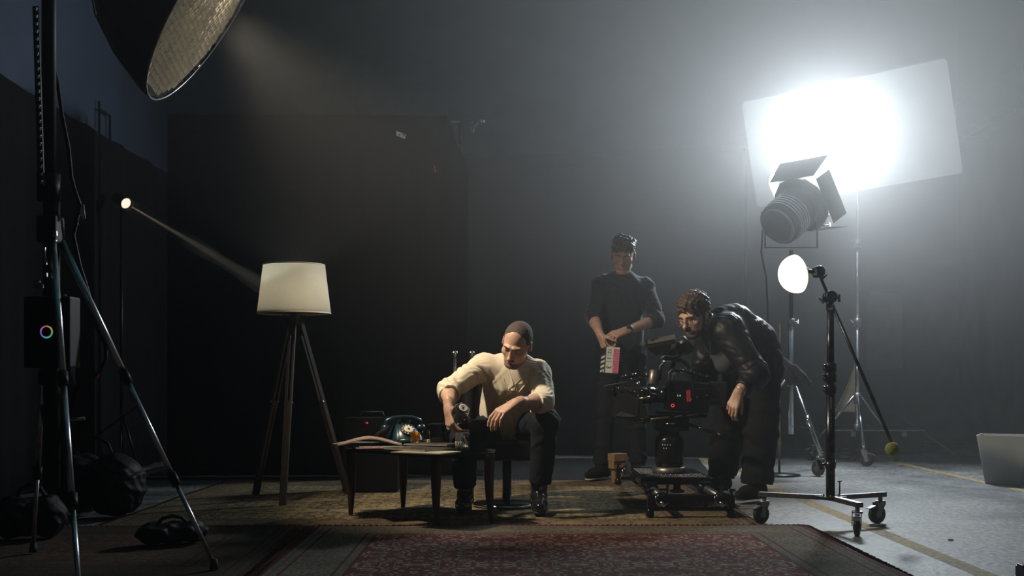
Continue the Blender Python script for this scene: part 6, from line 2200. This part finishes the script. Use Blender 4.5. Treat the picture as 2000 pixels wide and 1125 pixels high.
# clapperboard hanging sideways under his hands
M_CLAPW = mat('clapper_white', (0.66, 0.67, 0.62), 0.5, var=0.08, scale=20)
M_PINK = mat('magenta_tape', (0.62, 0.05, 0.14), 0.5, color2=(0.42, 0.16, 0.20), scale=60, ramp=(0.40, 0.55))
M_INK = mat('black_ink', (0.02, 0.02, 0.02), 0.6)
cc = at(1192, 703, 7.93)
Rc = Matrix.Rotation(math.radians(4), 3, 'Y')
Q = lambda x, z, y=0: cc + Rc @ V3(x, y, z)
t = thing('clapperboard', cc - V3(0, 0, .09), 'white and magenta film clapperboard hanging sideways from the hands of the standing man', 'clapperboard')
MB().box(Q(.014, 0), (.096, .007, .182), Rc, bev=.002).build('slate', M_CLAPW, t)
MB().box(Q(.040, -.004, -.0043), (.042, .0015, .168), Rc).build('tape_panel', M_PINK, t)
m = MB()
for z_ in (.035, -.012, ):
    m.box(Q(-.010, z_, -.0043), (.044, .0012, .0016), Rc)
m.box(Q(-.033, 0, -.0043), (.0014, .0012, .178), Rc)
m.build('ruled_lines', M_INK, t)
m = MB()
Rw = Rc @ Matrix.Rotation(PI / 2, 3, 'X') @ Matrix.Rotation(-PI / 2, 3, 'Z')
m.text('12', .034, Q(-.010, .062, -.005), Rw, .0004).text('3', .034, Q(-.010, .012, -.005), Rw, .0004).text('3', .050, Q(-.010, -.050, -.005), Rw, .0004)
m.build('handwriting', M_INK, t)
m = MB()
rn = random.Random(3)
for i in range(4):
    for j in range(9):
        m.box(Q(.026 + i * .010, .074 - j * .018, -.0052), (.0022, .0006, rn.uniform(.006, .015)), Rc)
m.build('printed_notes', M_CLAPW, t)
st_ = MB().box(Q(-.052, -.030, 0), (.026, .009, .122), Rc, bev=.001).build('clapstick', M_CLAPW, t)
m = MB()
for k in range(4):
    z_ = -.078 + k * .032
    m.quadslab([Q(-.0655, z_, -.0052), Q(-.0655, z_ + .015, -.0052), Q(-.0385, z_ + .030, -.0052), Q(-.0385, z_ + .015, -.0052)], Rc @ V3(0, .0006, 0))
m.build('black_stripes', M_INK, st_)
MB().cyl(Q(-.052, -.088, -.008), Q(-.052, -.088, .008), .006).build('hinge', M_CHROME, t)
MB().tube([Q(-.02, .09), Q(-.035, .105), Q(-.05, .13), Q(-.058, .15)], .002, 6).build('lanyard', M_INK, t)

# ------------------------------------------------------------------ 3. bending camera operator
Cc = dict(pel=V3(1.52, 7.08, .85), wst=V3(1.475, 7.05, .955), che=V3(1.345, 6.98, 1.055), nkb=V3(1.225, 6.92, 1.085),
          shR=V3(1.285, 6.80, 1.035), shL=V3(1.235, 7.10, 1.05), elR=V3(1.435, 6.70, .775), wrR=V3(1.315, 6.60, .672),
          elL=V3(1.20, 7.10, .78), wrL=V3(1.12, 6.98, .63), hiR=V3(1.535, 7.00, .80), hiL=V3(1.47, 7.22, .80),
          knR=V3(1.505, 6.90, .42), knL=V3(1.385, 7.32, .42), anR=V3(1.49, 6.93, .10), anL=V3(1.365, 7.40, .10),
          toR=V3(1.36, 6.80, 0), toL=V3(1.25, 7.28, 0))
HC_ = at(1356, 615, 6.80)
RC = orth((-.62, -.62, -.42), (-.10, -.12, 1))
t = thing('person', (1.48, 7.08, 0), 'man in a black leather jacket and round glasses bending over the cinema camera', 'person')
g = SDF()
g.cap(Cc['pel'], Cc['wst'], .135, .130, .05)
g.cap(Cc['wst'], Cc['che'], .130, .130, .06)
g.cap(Cc['shR'] + V3(.02, .05, 0), Cc['shL'] + V3(.02, -.05, 0), .072, .072, .06)
g.cap(Cc['nkb'], HC_ + RC @ V3(0, -.025, -.05), .060, .056, .03)
head_shape(g, HC_, RC, 1.02, 1.05)
for s_ in 'RL':
    g.cap(Cc['sh' + s_], Cc['el' + s_], .052, .042, .03)
    g.cap(Cc['el' + s_], Cc['wr' + s_], .042, .028, .02)
    g.cap(Cc['hi' + s_], Cc['kn' + s_], .085, .055, .03)
    g.cap(Cc['kn' + s_], Cc['an' + s_], .048, .026, .02)
    g.cap(Cc['an' + s_] + V3(0, 0, -.01), lerp(Cc['an' + s_], Cc['to' + s_] + V3(0, 0, .05), .55), .022, .018, .01)
hand_shape(g, Cc['wrR'], orth((-.38, -.12, -.80), (-.42, -.80, .42)), -1, [(22, 40, 20), (28, 42, 22), (34, 46, 24), (38, 48, 26)], (26, 20), 1.05)
hand_shape(g, Cc['wrL'], orth((-.7, -.3, -.5), (-.3, .2, .9)), 1, [(30, 40, 20)] * 4, (30, 25), 1.05)
g.mesh('body', .005, M_SKIN, t)
g = SDF()
g.cap(Cc['pel'] + V3(-.01, 0, .05), Cc['wst'], .160, .160, .05)
g.cap(Cc['wst'], Cc['che'], .162, .152, .06)
g.cap(Cc['che'], Cc['nkb'] + V3(.03, 0, -.0), .135, .090, .05)
g.cap(Cc['shR'] + V3(.03, .04, -.01), Cc['shL'] + V3(.03, -.04, -.01), .090, .090, .06)
for s_ in 'RL':
    g.cap(Cc['sh' + s_], Cc['el' + s_], .092, .080, .07)
    e2 = lerp(Cc['el' + s_], Cc['wr' + s_], .80)
    g.cap(Cc['el' + s_], e2, .074, .050, .04)
    cuff_cut(g, e2, Cc['wr' + s_] - Cc['el' + s_], .06)
g.cap(Cc['nkb'] + V3(-.05, -.03, -.02), Cc['nkb'] + V3(.0, -.02, .05), .055, .050, .02, None, 's')
g.mesh('leather_jacket', .0065, M_JACKET, t, wrinkle(.0050, 100, 160, (.6, .3, -1), (1, .4, .5), 2.0, .5))
MB().sheet(lambda u, v: Cc['nkb'] + V3(-.01, 0, .015) + frame(V3(-.75, -.1, .55)) @ V3((.070 + .016 * v) * math.cos(math.radians(60 + 300 * u)), (.070 + .016 * v) * math.sin(math.radians(60 + 300 * u)), .02 - .05 * v), 36, 5, .005).build('jacket_collar', M_JACKET, t)
# grey tee hanging inside the open jacket
g = SDF()
g.cap(Cc['nkb'] + V3(-.005, -.02, -.06), V3(1.30, 6.90, .86), .075, .085, .04)
g.mesh('t_shirt', .007, mat('charcoal_tee', (0.075, 0.08, 0.09), 0.9, var=0.15, scale=80, bump=0.2), t, wrinkle(.003, 100, 140, (1, 0, .3), (0, 1, 1), 4.0))
m = MB()
for k in range(9):
    m.box(lerp(at(1386, 668, 6.72), at(1388, 700, 6.72), k / 8), (.006, .004, .005))
m.build('jacket_zip', M_ALU, t)
g = SDF()
g.cap(Cc['hiR'] + V3(-.0, .02, .04), Cc['hiL'] + V3(0, -.02, .04), .140, .140, .05)
for s_ in 'RL':
    g.cap(Cc['hi' + s_], Cc['kn' + s_], .120, .105, .04)
    g.cap(Cc['kn' + s_], lerp(Cc['kn' + s_], Cc['an' + s_], .96), .104, .094, .03)
    cuff_cut(g, lerp(Cc['kn' + s_], Cc['an' + s_], .96), V3(0, 0, -1), .15)
g.mesh('trousers', .0075, M_TROU, t, wrinkle(.006, 80, 110, (.2, .2, 1), (1, .2, .6), 6.0))
for s_ in 'RL':
    boot(t, Cc['an' + s_], Cc['to' + s_], M_TROU, .14, 'shoe')
P_ = lambda x, y, z: HC_ + RC @ (V3(x, y, z) * 1.02)
g = SDF()
g.ell(P_(0, -.016, .050), (.092, .110, .096), RC, .01)
g.ell(P_(0, .035, .095), (.058, .050, .030), RC, .03)
g.ell(P_(0, -.055, -.025), (.070, .055, .065), RC, .02)
g.ell(P_(0, .115, -.020), (.072, .080, .082), RC, .012, 's')
for sx in (-1, 1):
    g.ell(P_(sx * .090, .016, -.030), (.018, .040, .050), RC, .006, 's')
g.box(P_(0, 0, -.18), (.14, .2, .10), RC, .02, 's')
g.mesh('hair', .0045, M_HAIRB, t, hairnoise(.0040, 110))
g = SDF()
g.ell(P_(0, .040, -.066), (.057, .0545, .052), RC, .03)
g.ell(P_(0, .077, -.100), (.030, .024, .022), RC, .02)
for sx in (-1, 1):
    g.cap(P_(sx * .052, .0, -.075), P_(sx * .025, .070, -.102), .018, .016, .02)
    g.cap(P_(sx * .066, .010, -.01), P_(sx * .055, .020, -.07), .010, .014, .02)
g.ell(P_(0, .10, -.066), (.022, .030, .008), RC, .005, 's')
g.ell(P_(0, .07, -.01), (.055, .06, .045), RC, .015, 's')
g.mesh('beard', .0045, M_HAIRB, t, hairnoise(.0012, 260))
MB().tube([P_(-.026, .098, -.058), P_(0, .1075, -.050), P_(.026, .098, -.058)], [.004, .006, .004], 8).build('moustache', M_HAIRB, t)
face_bits(t, HC_, RC, 1.02, M_HAIRB)
M_THIN = bpy.data.materials.new('thin_clear_lens'); M_THIN.use_nodes = True
nt = M_THIN.node_tree; nt.nodes.clear()
o1 = nt.nodes.new('ShaderNodeOutputMaterial'); mx = nt.nodes.new('ShaderNodeMixShader'); a_ = nt.nodes.new('ShaderNodeBsdfTransparent'); b_ = nt.nodes.new('ShaderNodeBsdfGlossy'); b_.inputs['Roughness'].default_value = 0.05
mx.inputs[0].default_value = 0.07
nt.links.new(a_.outputs[0], mx.inputs[1]); nt.links.new(b_.outputs[0], mx.inputs[2]); nt.links.new(mx.outputs[0], o1.inputs[0])
M_WIRE = mat('thin_gold_wire', (0.75, 0.65, 0.45), 0.2, 1.0)
gl = MB()
for sx in (-1, 1):
    gl.tube([P_(sx * .034 + .024 * math.cos(a), .112 - .004 * abs(math.cos(a)), -.004 + .021 * math.sin(a)) for a in [k * 2 * PI / 28 for k in range(28)]], .0013, 6, closed=True)
    gl.tube([P_(sx * .058, .108, .002), P_(sx * .078, .060, .006), P_(sx * .084, .0, .006)], .0013, 6)
gl.tube([P_(-.011, .113, .0), P_(0, .117, .004), P_(.011, .113, .0)], .0013, 6)
gq = gl.build('glasses', M_WIRE, t)
for sx in (-1, 1):
    MB().lathe([(0, 0), (.0225, 0), (.0225, .0012), (0, .0012)], P_(sx * .034, .110, -.004), RC @ Matrix.Rotation(-PI / 2, 3, 'X'), 24).build('lens', M_THIN, gq)
wq = lerp(Cc['elR'], Cc['wrR'], .93)
MB().lathe([(.031, -.008), (.034, -.007), (.034, .007), (.031, .008), (.031, -.008)], wq, frame(Cc['wrR'] - Cc['elR']), 24).build('bracelet', M_ALU, t)
